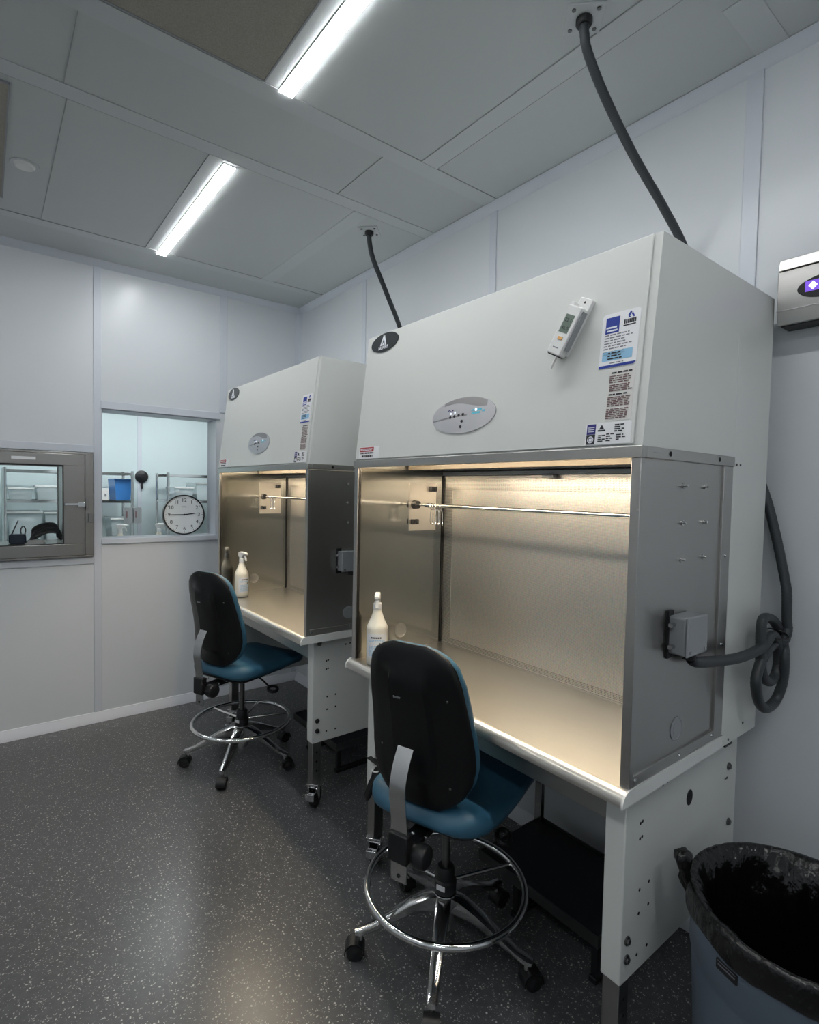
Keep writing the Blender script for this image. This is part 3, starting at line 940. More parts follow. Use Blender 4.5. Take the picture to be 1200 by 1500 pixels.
    # end panels
    for near in (1, 0):
        ya, yb = (Y0 + .010, Y0 + .024) if near else (Y1 - .024, Y1 - .010)
        yo, yi = (Y0, ya) if near else (Y1, yb)
        pn = obj('end_panel', MB().box(XF + .004, XP - .001, ya, yb, ZT, 1.6255), M['steel_in'], root)
        f = MB()
        lo, hi = min(yo, yi), max(yo, yi)
        f.box(XF, XF + .018, min(yo, yb if near else ya), max(yo, yb if near else ya), ZT, 1.6255)
        f.box(1.600, XP - .001, lo, hi, ZT, 1.6255)
        f.box(XF + .018, 1.600, lo, hi, ZT, ZT + .028)
        obj('panel_frame', f, M['steel'], pn, .0012)
        skin = MB()
        ys = (ya - .004, ya) if near else (yb, yb + .004)
        skin.box(XF + .018, 1.600, ys[0], ys[1], ZT + .028, 1.6255)
        obj('outer_skin', skin, M['steel'], pn)
        # cable port plugs on both faces
        for s, yc in ((-1, ya - (.004 if near else 0)), (1, yb + (0 if near else .004))):
            p = MB()
            c = Vector((1.392, yc, .945))
            prof = [(0.031, 0), (.031, .0016), (.0275, .0020), (.0265, .0008), (.018, .0008), (.0172, .0016), (0, .0016)]
            p.lathe([(q, s * hh) for q, hh in prof], c, 28, 'y')
            obj('port_plug', p, M['plastic_grey'] if s * (1 if near else -1) < 0 else M['steel'], pn)
        for x, z in ((1.376, 1.566), (1.493, 1.566), (1.377, 1.474), (1.494, 1.473), (1.378, 1.381), (1.497, 1.381)):
            y = ys[0] if near else ys[1]
            d = -.012 if near else .012
            sc = MB()
            sc.cyl((x, y, z), (x, y + d * .35, z), .0065, seg=12)
            sc.cyl((x, y + d * .35, z), (x, y + d, z), .0035, seg=10)
            obj('stud', sc, M['screw'], pn)
        for x, z in ((1.626, 1.377), (1.626, 1.127), (1.40, .876), (1.19, .876), (1.59, .876)):
            y = lo if near else hi
            d = -.003 if near else .003
            obj('screw', MB().cyl((x, y, z), (x, y + d, z), .005, .004, seg=10), M['screw'], pn)
    # perforated rear screen
    scr = obj('rear_screen', MB().box(1.620, 1.628, Y0 + .0245, Y1 - .0245, ZT + .0005, 1.606), M['screen'], root)
    bd = MB()
    ya, yb = Y0 + .030, Y1 - .030
    bd.box(1.6185, 1.6200, ya, yb, 1.545, 1.598)
    bd.box(1.6185, 1.6200, yb - .055, yb, .89, 1.545); bd.box(1.6185, 1.6200, ya, ya + .05, .89, 1.545)
    bd.box(1.6185, 1.6200, ya, yb, .870, .89)
    obj('screen_border', bd, M['screen_border'], scr)
    ed = MB()
    ed.box(1.616, 1.6200, Y0 + .0245, Y1 - .0245, 1.599, 1.606); ed.box(1.616, 1.62, Y1 - .0295, Y1 - .0245, .862, 1.599)
    ed.box(1.616, 1.6200, Y0 + .0245, Y1 - .0245, .8605, .866)
    obj('screen_edge', ed, M['steel'], scr)
    obj('corner_gap_shade', MB().box(1.612, 1.6185, Y1 - .0305, Y1 - .0246, .862, 1.6085), M['hole'], scr)  # black strip painting in the dark gap between screen and end panel
    obj('screen_rail', MB().box(1.610, 1.652, Y0 + .025, Y1 - .025, 1.6085, 1.6240), M['plastic_white'], root, .001)  # white colour stands in for the bright lit line above the screen
    obj('screen_clip', MB().box(1.588, 1.6155, 1.212, 1.262, 1.596, 1.6082), M['plastic_white'], root, .002)
    # hanging rod and its bracket plate on the far end wall
    yw = Y1 - .024
    plate = obj('rod_bracket', MB().box(1.424, 1.572, yw - .004, yw, 1.368, 1.572), M['plate_steel'], root, label='square steel bracket plate')
    for x, z in ((1.546, 1.548), (1.447, 1.408)):
        p = MB()
        p.box(x - .017, x - .002, yw - .022, yw - .004, z - .011, z + .011); p.box(x + .002, x + .017, yw - .022, yw - .004, z - .011, z + .011)
        obj('clamp_pad', p, M['black'], plate, .003)
    p = MB()
    p.cyl((1.450, yw - .030, 1.480), (1.450, yw - .004, 1.480), .016, .019, 18)
    obj('rod_socket', p, M['black'], plate)
    p = MB()
    p.cyl((1.450, Y0 + .024, 1.480), (1.450, 1.735, 1.480), .0078, seg=16)
    p.cyl((1.450, 1.735, 1.480), (1.450, yw - .012, 1.480), .0055, seg=14)
    p.cyl((1.450, 1.728, 1.480), (1.450, 1.742, 1.480), .010, seg=14)
    obj('hanging_rod', p, M['chrome'], root)
    # grey junction box on the near end panel
    jx0, jx1, jz0, jz1, jy = 1.325, 1.428, 1.152, 1.246, Y0 - .040
    jb = obj('junction_box', MB().box(jx0, jx1, jy, Y0 + .006, jz0, jz1), M['plastic_grey'], root, .005, bseg=3, label='grey junction box')
    obj('box_lid', MB().box(jx0 - .002, jx1 + .002, jy - .006, jy, jz0 - .001, jz1 + .001), M['plastic_grey'], jb, .003)
    for z in (1.172, 1.226):
        obj('box_screw', MB().cyl((jx0 - .016, Y0 - .010, z), (jx0, Y0 - .010, z), .006, seg=10), M['screw'], jb)
    for x, z in ((jx0 + .012, jz0 + .010), (jx1 - .012, jz0 + .010)):
        obj('box_screw', MB().cyl((x, jy - .009, z), (x, jy - .006, z), .004, seg=10), M['screw'], jb)
    p = MB()
    p.box(jx0 - .006, jx0 + .02, Y0 + .0, Y0 + .0065, jz0 - .012, jz1 + .012)
    p.cyl((1.39, jy + .02, jz0 - .02), (1.39, jy + .02, jz0 + .001), .016, seg=16)
    obj('box_bracket', p, M['black'], jb)
    return root

hood = make_hood()
hood_b = copy_tree(hood)
hood_b.location = hood.location + Vector((DX2, DY2, 0))
hood_b['label'] = 'white laminar flow hood farther from the camera, next to the window wall'

# ------------------------------------------------------------------ stand under a hood
def make_stand():
    xl, xr = 1.2227, 1.873
    root = thing('hood_stand', (1.548, 1.2485, 0), 'white-sided wheeled stand carrying the nearest hood, beside the bin', 'stand', 'wheeled stands under the hoods')
    TOP = .8215
    f = MB()
    f.box(xl + .004, xr, .739, 1.758, .79, TOP)
    obj('top_frame', f, M['plastic_grey'], root)
    obj('front_apron', MB().box(xl + .02, xl + .035, .739, 1.758, .715, .79), M['post_steel'], root)
    obj('rear_beam', MB().box(xr - .04, xr - .01, .739, 1.758, .72, .79), M['post_steel'], root)
    for near in (1, 0):
        ya, yb = (.6846, .739) if near else (1.758, 1.8124)
        yo = ya if near else yb
        d = -1 if near else 1
        lp = obj('leg_panel', MB().box(xl, xr, ya, yb, .3275, TOP), M['white'], root, .003)
        def disc(b, x, z, r, h, a=1.0):
            b.prism(ell(x, z, r, r * a, 18), yo, yo + d * h, 'xzy')
        b = MB()
        for x, z in ((1.293, .716), (1.303, .718), (1.293, .676), (1.303, .678), (1.300, .541), (1.346, .543), (1.300, .479), (1.347, .482), (1.298, .372), (1.347, .372), (1.40, .780), (1.425, .782), (1.792, .672), (1.803, .672)):
            disc(b, x, z, .0042, .0006)
        obj('screw_holes', b, M['hole'], lp)
        b = MB(); disc(b, 1.556, .694, .018, .0008, 1.25)
        obj('cable_hole', b, M['hole'], lp)
        for x, z in ((1.248, .434), (1.248, .386), (1.811, .707), (1.825, .526), (1.254, .805)):
            b = MB()
            disc(b, x, z, .0115, .003)
            b.prism(ell(x, z, .0075, .0075, 6), yo + d * .003, yo + d * .008, 'xzy')
            obj('bolt', b, M['bolt'], lp)
        for x in (xl + .004, xr - .050):
            y = (ya + yb) / 2
            p = obj('leg_post', MB().box(x, x + .046, y - .023, y + .023, .128, .3275), M['post_steel'], root, .003)
            b = MB()
            for z in (.19, .235, .28):
                b.prism(ell(x + .023, z, .005, .005, 12), y + d * .0225, y + d * .0236, 'xzy')
            obj('pin_holes', b, M['hole'], p)
            # locking caster under the post
            cx, cy = x + .023, y
            turn = Matrix.Translation((cx, cy, 0)) @ Matrix.Rotation(R(40 if x < 1.5 else 5), 4, 'Z') @ Matrix.Translation((-cx, -cy, 0))
            br = MB(turn)
            br.box(cx - .030, cx + .030, cy - .030, cy + .030, .120, .128)
            br.cyl((cx, cy, .108), (cx, cy, .121), .020, seg=16)
            for s in (-1, 1):
                br.prism([(cx - .020, .108), (cx + .020, .108), (cx + .030, .045), (cx + .010, .035)], cy + s * .021 - .002, cy + s * .021 + .002, 'xzy')
            br.box(cx - .020, cx + .020, cy - .023, cy + .023, .104, .109)
            cs_ = obj('caster', br, M['chrome'], root, .001)
            wl = MB(turn).lathe([(.010, -.016), (.044, -.016), (.050, -.011), (.050, .011), (.044, .016), (.010, .016)], (cx + .018, cy, .050), 28, 'y')
            obj('wheel', wl, M['black_soft'], cs_)
            bk = MB(turn)
            bk.box(cx - .052, cx - .010, cy - .020, cy + .020, .084, .092)
            bk.box(cx - .060, cx - .050, cy - .022, cy + .022, .060, .094)
            bk.prism(rrect(cx - .045, cx + .0, cy - .036, cy - .026, .004), .112, .119)
            obj('brake_pedal', bk, M['alu'], cs_, .002)
    return root
stand = make_stand()
stand_b = copy_tree(stand)
stand_b.location = stand.location + Vector((DX2, DY2, 0))
stand_b['label'] = 'white-sided wheeled stand carrying the farther hood, behind the farther chair'

# black footrest platforms
def make_platform():
    x0, x1, y0, y1, z = 1.495, 1.845, .915, 1.425, .160
    root = thing('footrest_platform', (1.670, 1.17, 0), 'low black footrest platform on the floor under the nearest hood', 'footrest', 'footrest platforms under the hoods')
    tray = MB().box(x0, x1, y0, y1, z - .012, z)
    top = obj('platform_top', tray, M['shelf_black'], root, .002)
    b = MB()
    b.box(x0 - .004, x0, y0 - .004, y1 + .004, z - .035, z + .003); b.box(x1, x1 + .004, y0 - .004, y1 + .004, z - .035, z + .012)
    b.box(x0, x1, y0 - .004, y0, z - .035, z + .003); b.box(x0, x1, y1, y1 + .004, z - .035, z + .003)
    obj('edge_lip', b, M['bolt'], top)
    for y in (y0 + .015, y1 - .17):
        for x in (x0 + .02, x1 - .02):
            obj('leg', MB().box(x - .012, x + .012, y - .012, y + .012, 0.02, z - .0125), M['black'], root, .002)
        obj('foot_bar', MB().box(x0, x1, y - .014, y + .014, 0, .02), M['black'], root, .003)
    u = MB()
    for s in (-.012, .010):
        u.box(x1 - .03 + s, x1 - .03 + s + .003, y1 - .04, y1 - .012, z, .37)
    u.box(x1 - .042, x1 - .017, y1 - .013, y1 - .010, z, .37)
    up = obj('slotted_upright', u, M['chrome'], root)
    b = MB()
    for k in range(5):
        b.prism(rrect(x1 - .032, x1 - .026, z + .022 + .028 * k, z + .036 + .028 * k, .0025), y1 - .0101, y1 - .0092, 'xzy')
    obj('slots', b, M['hole'], up)
    return root
plat = make_platform()
plat_b = copy_tree(plat)
plat_b.location = plat.location + Vector((DX2, DY2, 0))
plat_b['label'] = 'low black footrest platform on the floor under the farther hood'

# ------------------------------------------------------------------ hooks hanging on the rods
def make_hook():
    root = thing('curtain_hook', (0, 0, 0), '', 'hook', None, False)
    ring = [(.0125 * math.cos(2 * PI * k / 18), 0, -.0045 + .0125 * math.sin(2 * PI * k / 18)) for k in range(18)]
    obj('ring', MB().tube(ring, .0014, 8, True), M['chrome'], root)
    for s in (-1, 1):
        p = smooth_path([(0, s * .004, -.016), (0, s * .008, -.035), (s * .002, s * .010, -.065), (s * .008, s * .012, -.077), (s * .014, s * .012, -.070)], 5)
        obj('wire_hook', MB().tube(p, .0013, 7), M['chrome'], root)
    return root
hk = make_hook()
spots = [(0, 1.706), (0, 1.690), (0, 1.672), (0, 1.652), (1, 1.700), (1, 1.688), (1, 1.674), (1, 1.655)]
rk = random.Random(5)
first = True
for h, y in spots:
    o = hk if first else copy_tree(hk)
    first = False
    o.location = (1.450 + h * DX2, y + h * DY2, 1.480)
    o.rotation_euler = (0, 0, rk.uniform(-.6, .6))
    o['category'] = 'hook'
    o['group'] = 'wire hooks on the rod of the nearest hood' if h == 0 else 'wire hooks on the rod of the farther hood'
    o['label'] = 'small chrome wire hook in the cluster at the far end of the nearest hood rod' if h == 0 else 'small chrome wire hook in the cluster on the rod inside the farther hood'

# ------------------------------------------------------------------ flexible conduits
def ribbed(path, r, seg=12, pitch=.008):
    # resample to a fine even spacing and ripple the radius
    P = [Vector(p) for p in path]
    out = [P[0]]
    acc = 0
    for a, b in zip(P, P[1:]):
        L = (b - a).length
        n = max(1, int(L / pitch * 2))
        for k in range(1, n + 1):
            out.append(a.lerp(b, k / n))
    rad = [r * (1.0 if k % 2 else .93) for k in range(len(out))]
    return MB().tube(out, rad, seg)

coil = [[1.945, 0.662, 1.543], [1.94, 0.625, 1.412], [1.935, 0.596, 1.288], [1.93, 0.588, 1.248], [1.93, 0.585, 1.171], [1.93, 0.582, 1.137], [1.989, 0.609, 1.087], [1.906, 0.608, 1.092], [1.835, 0.607, 1.078], [1.784, 0.606, 1.038], [1.765, 0.604, 0.998], [1.79, 0.603, 0.941], [1.843, 0.602, 0.909], [1.919, 0.601, 0.916], [1.97, 0.6, 0.965], [1.971, 0.599, 1.052], [1.93, 0.598, 1.118], [1.864, 0.597, 1.17], [1.799, 0.596, 1.19], [1.764, 0.595, 1.182], [1.759, 0.594, 1.119], [1.771, 0.593, 1.037], [1.82, 0.592, 0.998], [1.873, 0.591, 1.003], [1.892, 0.59, 1.045], [1.87, 0.588, 1.107], [1.819, 0.587, 1.137], [1.76, 0.592, 1.109], [1.651, 0.6, 1.1], [1.555, 0.61, 1.104], [1.428, 0.622, 1.119], [1.403, 0.628, 1.131]]
CAMZ = 1.5414
fix = []
for i, p in enumerate(coil):
    x, y, z = p
    depth = 0.0
    if 6 <= i <= 26:
        depth = -.030 * (1 if 6 <= i <= 15 else 0) if i < 16 else .012
    lim = 1.938
    k = min(1.0, lim / x) if x > lim else 1.0
    k *= (1 + depth * .6)
    fix.append((x * k, y * k, CAMZ + (z - CAMZ) * k))
top = [[1.403, 1.008, 2.928], [1.406, 1.008, 2.90], [1.43, 1.009, 2.85], [1.52, 0.998, 2.745], [1.66, 0.984, 2.628], [1.8, 0.961, 2.515], [1.91, 0.937, 2.40], [1.938, .88, 2.20], [1.938, .79, 1.9], [1.938, .71, 1.68]]
c1 = thing('flexible_conduit', (1.403, 1.008, ZC), 'dark flexible conduit from the ceiling above the nearest hood, coiled beside its junction box', 'conduit', 'flexible conduits from the ceiling')
path = smooth_path(top + fix, 6)
obj('corrugated_hose', ribbed(path, .0145), M['conduit'], c1)
tie = Vector(fix[26])
obj('cable_tie', MB().tube([tie + Vector((.045 * math.cos(2 * PI * k / 16) + .03, -.004 + .028 * math.sin(2 * PI * k / 16), .010 * math.sin(2 * PI * k / 16) + .0)) for k in range(16)], .0022, 6, True), M['black'], c1)
def ceiling_plate(c, x, y):
    pl = obj('ceiling_plate', MB().prism([(x - .075, y), (x, y - .075), (x + .075, y), (x, y + .075)], ZC - .005, ZC), M['ceil_strip'], c, .001)
    for dx, dy in ((.050, 0), (-.050, 0), (0, .050), (0, -.050)):
        obj('plate_screw', MB().cyl((x + dx, y + dy, ZC - .008), (x + dx, y + dy, ZC - .004), .006, seg=10), M['bolt'], pl)
    obj('gland', MB().lathe([(.0, ZC - .024), (.020, ZC - .024), (.024, ZC - .018), (.024, ZC - .005)], (x, y, 0), 18), M['black'], c)
ceiling_plate(c1, 1.403, 1.008)
c2 = thing('flexible_conduit', (1.655, 2.523, ZC), 'thin dark flexible conduit from the ceiling down to the farther hood', 'conduit', 'flexible conduits from the ceiling')
path = smooth_path([[1.655, 2.523, 2.928], [1.658, 2.522, 2.88], [1.68, 2.516, 2.793], [1.77, 2.515, 2.636], [1.90, 2.52, 2.40], [1.936, 2.50, 2.1], [1.936, 2.45, 1.8], [1.936, 2.40, 1.5]], 6)
obj('corrugated_hose', ribbed(path, .0135), M['conduit_dark'], c2)
ceiling_plate(c2, 1.655, 2.523)

# ------------------------------------------------------------------ data logger on the nearest hood
SL = Vector((1.225 - XF - .004, 0, 2.144 - 1.653)).normalized()
FR = frame((XF + .004, 0, 1.653), (0, -1, 0), SL)
t = thing('data_logger', tuple(FR @ Vector((-.868, .318, .006))), 'small white data logger with a grey screen stuck aslant on the nearest hood front', 'data logger')
LG = FR @ Matrix.Translation((-.861, .303, .0055)) @ Matrix.Rotation(R(-27), 4, 'Z')
obj('mounting_bracket', MB(LG).prism(rrect(-.021, .021, -.062, .085, .004), 0, .012), M['plastic_white'], t, .002)
body = obj('logger_body', MB(LG).prism(rrect(-.026, .022, -.068, .058, .005), .012, .036), M['plastic_white'], t, .003)
obj('lcd_screen', MB(LG).box(-.017, .012, -.012, .034, .036, .0366), M['lcd'], body)
b = MB(LG)
for k in range(2):
    text_into(b, ('22.1', '45.0')[k], .013, LG.inverted() @ LG @ Matrix.Translation((-.002, .020 - .020 * k, .0368)), .0002)
obj('screen_digits', b, M['ink'], body)
obj('orange_button', MB(LG).box(-.010, .006, -.030, -.022, .036, .0372), M['orange'], body, .0005)
obj('small_print', MB(LG).box(-.012, .006, -.052, -.049, .036, .0363), M['ink_grey'], body)
obj('side_ridge', MB(LG).box(.0225, .0265, -.05, .05, .014, .030), M['plastic_grey'], body, .001)
obj('hook_hole', MB(LG).prism(ell(0, .074, .003, .003, 12), .012, .0125), M['hole'], t)
obj('clip_nub', MB(LG).box(-.026, -.014, .058, .066, .010, .030), M['plastic_white'], t, .001)
obj('base_strip', MB(LG).box(-.022, .018, -.0705, -.068, .016, .032), M['black'], body)
obj('probe', MB(LG).cyl((.004, -.070, .024), (.004, -.102, .024), .0032, seg=12), M['plastic_white'], t)

# ------------------------------------------------------------------ wall unit at the right edge
t = thing('wall_unit', (XW, 0.52, 2.04), 'stainless wall-mounted unit with an oval window and purple screen at the right edge', 'wall unit')
ux0, ux1, uy0, uy1, uz0, uz1 = 1.872, XW - .0065, 0.27, 0.632, 2.052, 2.247
obj('back_case', MB().box(ux0 + .022, ux1, uy0 + .01, uy1 - .004, uz0 + .002, uz1 - .004), M['black'], t, .003)
obj('front_cover', MB().prism([(ux0 + .012, uz0 + .004), (ux0 + .002, uz0 + .045), (ux0, uz1 - .036), (ux0 + .002, uz1 - .036), (ux0 + .022, uz1 - .036), (ux0 + .022, uz0 + .004)], uy0, uy1, 'xzy'), M['steel'], t, .002)
obj('top_cover', MB().prism([(ux0, uz1 - .033), (ux0 + .006, uz1), (ux0 + .040, uz1), (ux0 + .040, uz1 - .033)], uy0, uy1, 'xzy'), M['steel'], t, .002)
obj('lower_seam', MB().box(ux0 - .0002, ux0 + .003, uy0, uy1, uz0 + .043, uz0 + .046), M['silver_dark'], t)
ov = obj('oval_window', MB().prism(ell(0.495, 2.145, .085, .033), ux0 - .005, ux0 + .002, 'yzx'), M['black_shell'], t, .001)
obj('purple_screen', MB().box(ux0 - .0065, ux0 - .005, 0.445, 0.560, 2.134, 2.164), M['purple'], ov)
obj('diamond_mark', MB().prism([(0.530, 2.149), (0.541, 2.137), (0.552, 2.149), (0.541, 2.161)], ux0 - .0075, ux0 - .0064, 'yzx'), M['screen_white'], ov)

# ------------------------------------------------------------------ chairs
def make_chair():
    root = thing('lab_chair', (0, 0, 0), 'tall blue lab chair with a black back at the nearest hood', 'chair', 'tall lab chairs', False)
    V = M['vinyl_blue']
    PH = 130.0
    # five-star base: each spoke is one tapering bent arm
    hub = obj('base_hub', MB().lathe([(0, .085), (.034, .085), (.040, .10), (.044, .185), (.038, .205), (.0, .207)], seg=28), M['alu'], root)
    for k in range(5):
        a = R(PH + 72 * k)
        c, s = math.cos(a), math.sin(a)
        rings = []
        for d, zt, h, wd in ((.025, .203, .062, .024), (.06, .200, .055, .024), (.12, .176, .040, .021), (.19, .138, .030, .018), (.25, .106, .022, .0165), (.285, .097, .020, .016), (.300, .094, .016, .012)):
            ring = []
            for u, w in ((-1, 0), (-1, -.75), (-.6, -1), (.6, -1), (1, -.75), (1, 0), (.7, .12), (-.7, .12)):
                yy = u * wd
                zz = zt + (w * h if w < 0 else -.002 + w * .02)
                ring.append((d * c - yy * s, d * s + yy * c, zz))
            rings.append(ring)
        obj('base_spoke', MB().loft(rings), M['alu'], root, sharp=50)
        # twin-wheel caster
        cx, cy = .283 * c, .283 * s
        st = MB().cyl((cx, cy, .060), (cx, cy, .084), .0085, seg=12)
        cst = obj('caster', st, M['chrome'], root)
        ta = R(rc.uniform(-50, 50)) + a
        tc_, ts_ = math.cos(ta + PI / 2), math.sin(ta + PI / 2)
        ox, oy = cx + .016 * math.cos(ta), cy + .016 * math.sin(ta)
        for q in (-1, 1):
            p0 = (ox + q * .006 * tc_, oy + q * .006 * ts_, .028)
            p1 = (ox + q * .022 * tc_, oy + q * .022 * ts_, .028)
            wl = MB().cyl(p0, p1, .028, .0265, 24)
            p2 = (ox + q * .0235 * tc_, oy + q * .0235 * ts_, .028)
            wl.cyl(p1, p2, .015, .013, 18)
            obj('wheel', wl, M['black_soft'], cst)
        hd = MB()
        rings = []
        for i in range(9):
            an = R(-10 + 200 * i / 8)
            ring = []
            for q in (-.024, .024):
                for rr_ in ((.0335, .030) if q < 0 else (.030, .0335)):
                    e = rr_ * math.cos(an)
                    ring.append((ox + q * tc_ + e * math.cos(ta), oy + q * ts_ + e * math.sin(ta), .028 + rr_ * math.sin(an)))
            rings.append(ring)
        hd.loft(rings)
        obj('caster_hood', hd, M['black'], cst)
    # gas column
    obj('column_cover', MB().lathe([(.0, .207), (.036, .207), (.037, .245), (.030, .250), (.030, .285), (.026, .292), (0, .292)], seg=24), M['black'], root)
    obj('column_tag', MB().prism([(-.018, .228), (-.018, .243), (.012, .243), (.012, .228)], -.040, -.0365, 'yzx'), M['label_paper'], root)
    obj('gas_column', MB().lathe([(.0, .292), (.014, .292), (.014, .475), (0, .475)], seg=20), M['bolt'], root)
    # foot ring with its clamp
    n = 56
    ring = [(.262 * math.cos(2 * PI * k / n), .262 * math.sin(2 * PI * k / n), .232) for k in range(n)]
    fr = obj('foot_ring', MB().tube(ring, .0115, 12, True), M['chrome'], root)
    for ad in (-35, 25, 85):
        a = R(ad)
        obj('ring_strut', MB().tube([(.036 * math.cos(a), .036 * math.sin(a), .236), (.255 * math.cos(a), .255 * math.sin(a), .232)], .0065, 8), M['chrome'], fr)
    # mechanism under the seat
    mch = MB()
    mch.box(-.115, .115, -.060, .060, .500, .522)
    mch.prism([(-.07, .50), (.07, .50), (.035, .462), (-.035, .462)], -.042, .042, 'xzy')
    mech = obj('tilt_mechanism', mch, M['black'], root, .004)
    b = MB()
    b.box(-.275, -.105, -.028, .028, .484, .506)
    obj('back_arm', b, M['black'], mech, .004)
    bk = MB()
    bk.box(-.300, -.268, -.033, .033, .470, .555)
    brk = obj('bar_clamp', bk, M['black'], root, .004)
    obj('clamp_knob', MB().lathe([(0, -.034), (.006, -.034), (.030, -.030), (.036, -.05), (.034, -.075), (.020, -.082), (0, -.082)], (-.255, 0, .488), 12, 'y'), M['black'], root, .003)
    for x, z in ((-.262, .55), (-.235, .500), (-.19, .500), (-.14, .500)):
        obj('clamp_screw', MB().sphere((x, -.030, z), .006, 10), M['chrome'], mech)
    for side, x, y in ((-1, .03, -.06), (1, .02, .06)):
        p = smooth_path([(x, y, .495), (x + .01, y + side * .05, .470), (x + .015, y + side * .10, .440)], 5)
        lv = obj('lever', MB().tube(p, .005, 8), M['black'], root)
        e = p[-1]
        lp = [(e.x + .030 * math.cos(2 * PI * k / 16) + .01, e.y + side * .020 * (1 + math.sin(2 * PI * k / 16)), e.z - .004 - .010 * (1 + math.sin(2 * PI * k / 16))) for k in range(16)]
        obj('lever_loop', MB().tube(lp, .0085, 8, True), M['black'], lv)
    # support bar: flat steel strip rising and bowing into the back shell
    prof = [(-.286, .410), (-.287, .50), (-.290, .58), (-.298, .635), (-.303, .675), (-.298, .715), (-.284, .755), (-.262, .795)]
    prof = [Vector((p.x, p.y)) for p in [Vector((q[0], q[1], 0)) for q in prof]]
    sp = smooth_path([(p.x, 0, p.y) for p in prof], 5)
    rings = []
    for i, p in enumerate(sp):
        tg = (sp[min(i + 1, len(sp) - 1)] - sp[max(i - 1, 0)]).normalized()
        nn = Vector((-tg.z, 0, tg.x)) * .003
        rings.append([p + nn + Vector((0, -.027, 0)), p + nn + Vector((0, .027, 0)), p - nn + Vector((0, .027, 0)), p - nn + Vector((0, -.027, 0))])
    bar = obj('support_bar', MB().loft(rings), M['bar_steel'], root, .001, label='flat steel back support bar')
    obj('bar_hole', MB().prism(ell(0, .428, .006, .006, 14), -.2905, -.2895, 'yzx'), M['hole'], bar)
    # back: black faceted shell and blue pad
    def hw(t):
        key = [(0, .078), (.04, .118), (.10, .150), (.18, .172), (.28, .182), (.40, .180), (.52, .174), (.65, .168), (.78, .160), (.88, .146), (.94, .124), (.98, .090), (1, .058)]
        for (a, b), (c, d) in zip(key, key[1:]):
            if a <= t <= c:
                return b + (d - b) * (t - a) / (c - a)
    def lean(t):
        return -.205 - .035 * t - .030 * math.sin(PI * min(1, max(0, t))) * (-.6 if t < .5 else .4) * 0 + .018 * math.cos(PI * (t - .30) * 1.6)
    zb, zt_ = .600, 1.098
    shell, pad = [], []
    ts = [0, .015, .04, .07, .10, .14, .18, .23, .28, .34, .40, .46, .52, .58, .65, .72, .78, .83, .88, .91, .94, .96, .98, .992, 1]
    for tt in ts:
        w_ = hw(tt)
        x = lean(tt)
        z = zb + (zt_ - zb) * tt
        edge = min(1.0, min(tt, 1 - tt) / .10)
        edge = math.sqrt(max(.02, edge))
        rib = .020 * max(0, min(1, (tt - .10) / .12)) * max(0, min(1, (.90 - tt) / .14))
        ci = lambda y: .030 * (y / .18) ** 2       # wraps forward at the sides
        fw_ = .40 if tt > .3 else .40
        th = .016 * edge
        ring = []
        ys = (-1, -.985, -.92, -.72, -.42, -.36, 0, .36, .42, .72, .92, .985, 1)
        for u in ys:
            y = u * w_
            if abs(u) > .99: d = .002
            elif abs(u) > .98: d = .45 * th
            elif abs(u) > .9: d = th * .85
            elif abs(u) > .7: d = th
            elif abs(u) > .4: d = th + rib * .25
            else: d = th + rib
            ring.append((x - d + ci(y) , y, z))
        for u in reversed(ys[1:-1]):
            y = u * w_
            ring.append((x + .003 + ci(y), y, z))
        shell.append(ring)
        ring = []
        ww = w_ * (1.0 - .05 * max(0, tt - .75) / .25)
        for u in (-1, -.985, -.9, -.6, 0, .6, .9, .985, 1):
            y = u * ww
            d = .047 * edge * (1 - .55 * abs(u) ** 6) + .004
            ring.append((x + .003 + d * (1 if abs(u) < .99 else .5) + ci(y), y, z))
        for u in (.9, .6, 0, -.6, -.9):
            y = u * ww
            ring.append((x + .0032 + ci(y), y, z))
        pad.append(ring)
    sh = obj('back_shell', MB().loft(shell), M['black_shell'], root, sharp=30)
    obj('back_pad', MB().loft(pad), V, root, sharp=60)
    dl = (lean(.70) - lean(.66)) / (.04 * (zt_ - zb))
    b = MB(frame((lean(.68) - .0366, .030, zb + (zt_ - zb) * .68), (0, -1, 0), (dl, 0, 1)))
    text_into(b, 'BIOFIT', .0085, Matrix.Identity(4), .0010)
    obj('moulded_mark', b, M['plastic_grey'], sh)
    for y, tt in ((.13, .30), (-.115, .16), (-.12, .70)):
        obj('shell_screw', MB().sphere((lean(tt) - .015 + .030 * (y / .18) ** 2, y, zb + (zt_ - zb) * tt), .004, 8), M['bolt'], sh)
    # seat: saddle cushion lofted back to front
    def sw(f):
        key = [(0, .10), (.03, .150), (.08, .185), (.16, .210), (.28, .222), (.42, .226), (.58, .226), (.72, .222), (.84, .220), (.91, .206), (.96, .180), (1, .118)]
        for (a, b), (c, d) in zip(key, key[1:]):
            if a <= f <= c:
                return b + (d - b) * (f - a) / (c - a)
    seat, panel = [], []
    for i in range(31):
        f = i / 30
        x = -.218 + .540 * f
        w_ = sw(f)
        e = math.sqrt(max(.03, min(1, min(f, 1 - f) / .10)))
        ztop = .592 + .020 * math.cos(f * PI * 2) * .6 + (.010 if f < .3 else 0) * (1 - f / .3) - .030 * max(0, f - .75) / .25
        zmid = .556 - .006 * max(0, f - .8) / .2
        th, bh = (ztop - zmid) * e, .026 * e
        ring = []
        for u, h in ((-1, 0), (-.985, .45), (-.93, .80), (-.75, .98), (-.4, .95), (0, .90), (.4, .95), (.75, .98), (.93, .80), (.985, .45), (1, 0), (.97, -.6), (.86, -1), (0, -1), (-.86, -1), (-.97, -.6)):
            ring.append((x, u * w_, zmid + (h * th if h >= 0 else h * bh)))
        seat.append(ring)
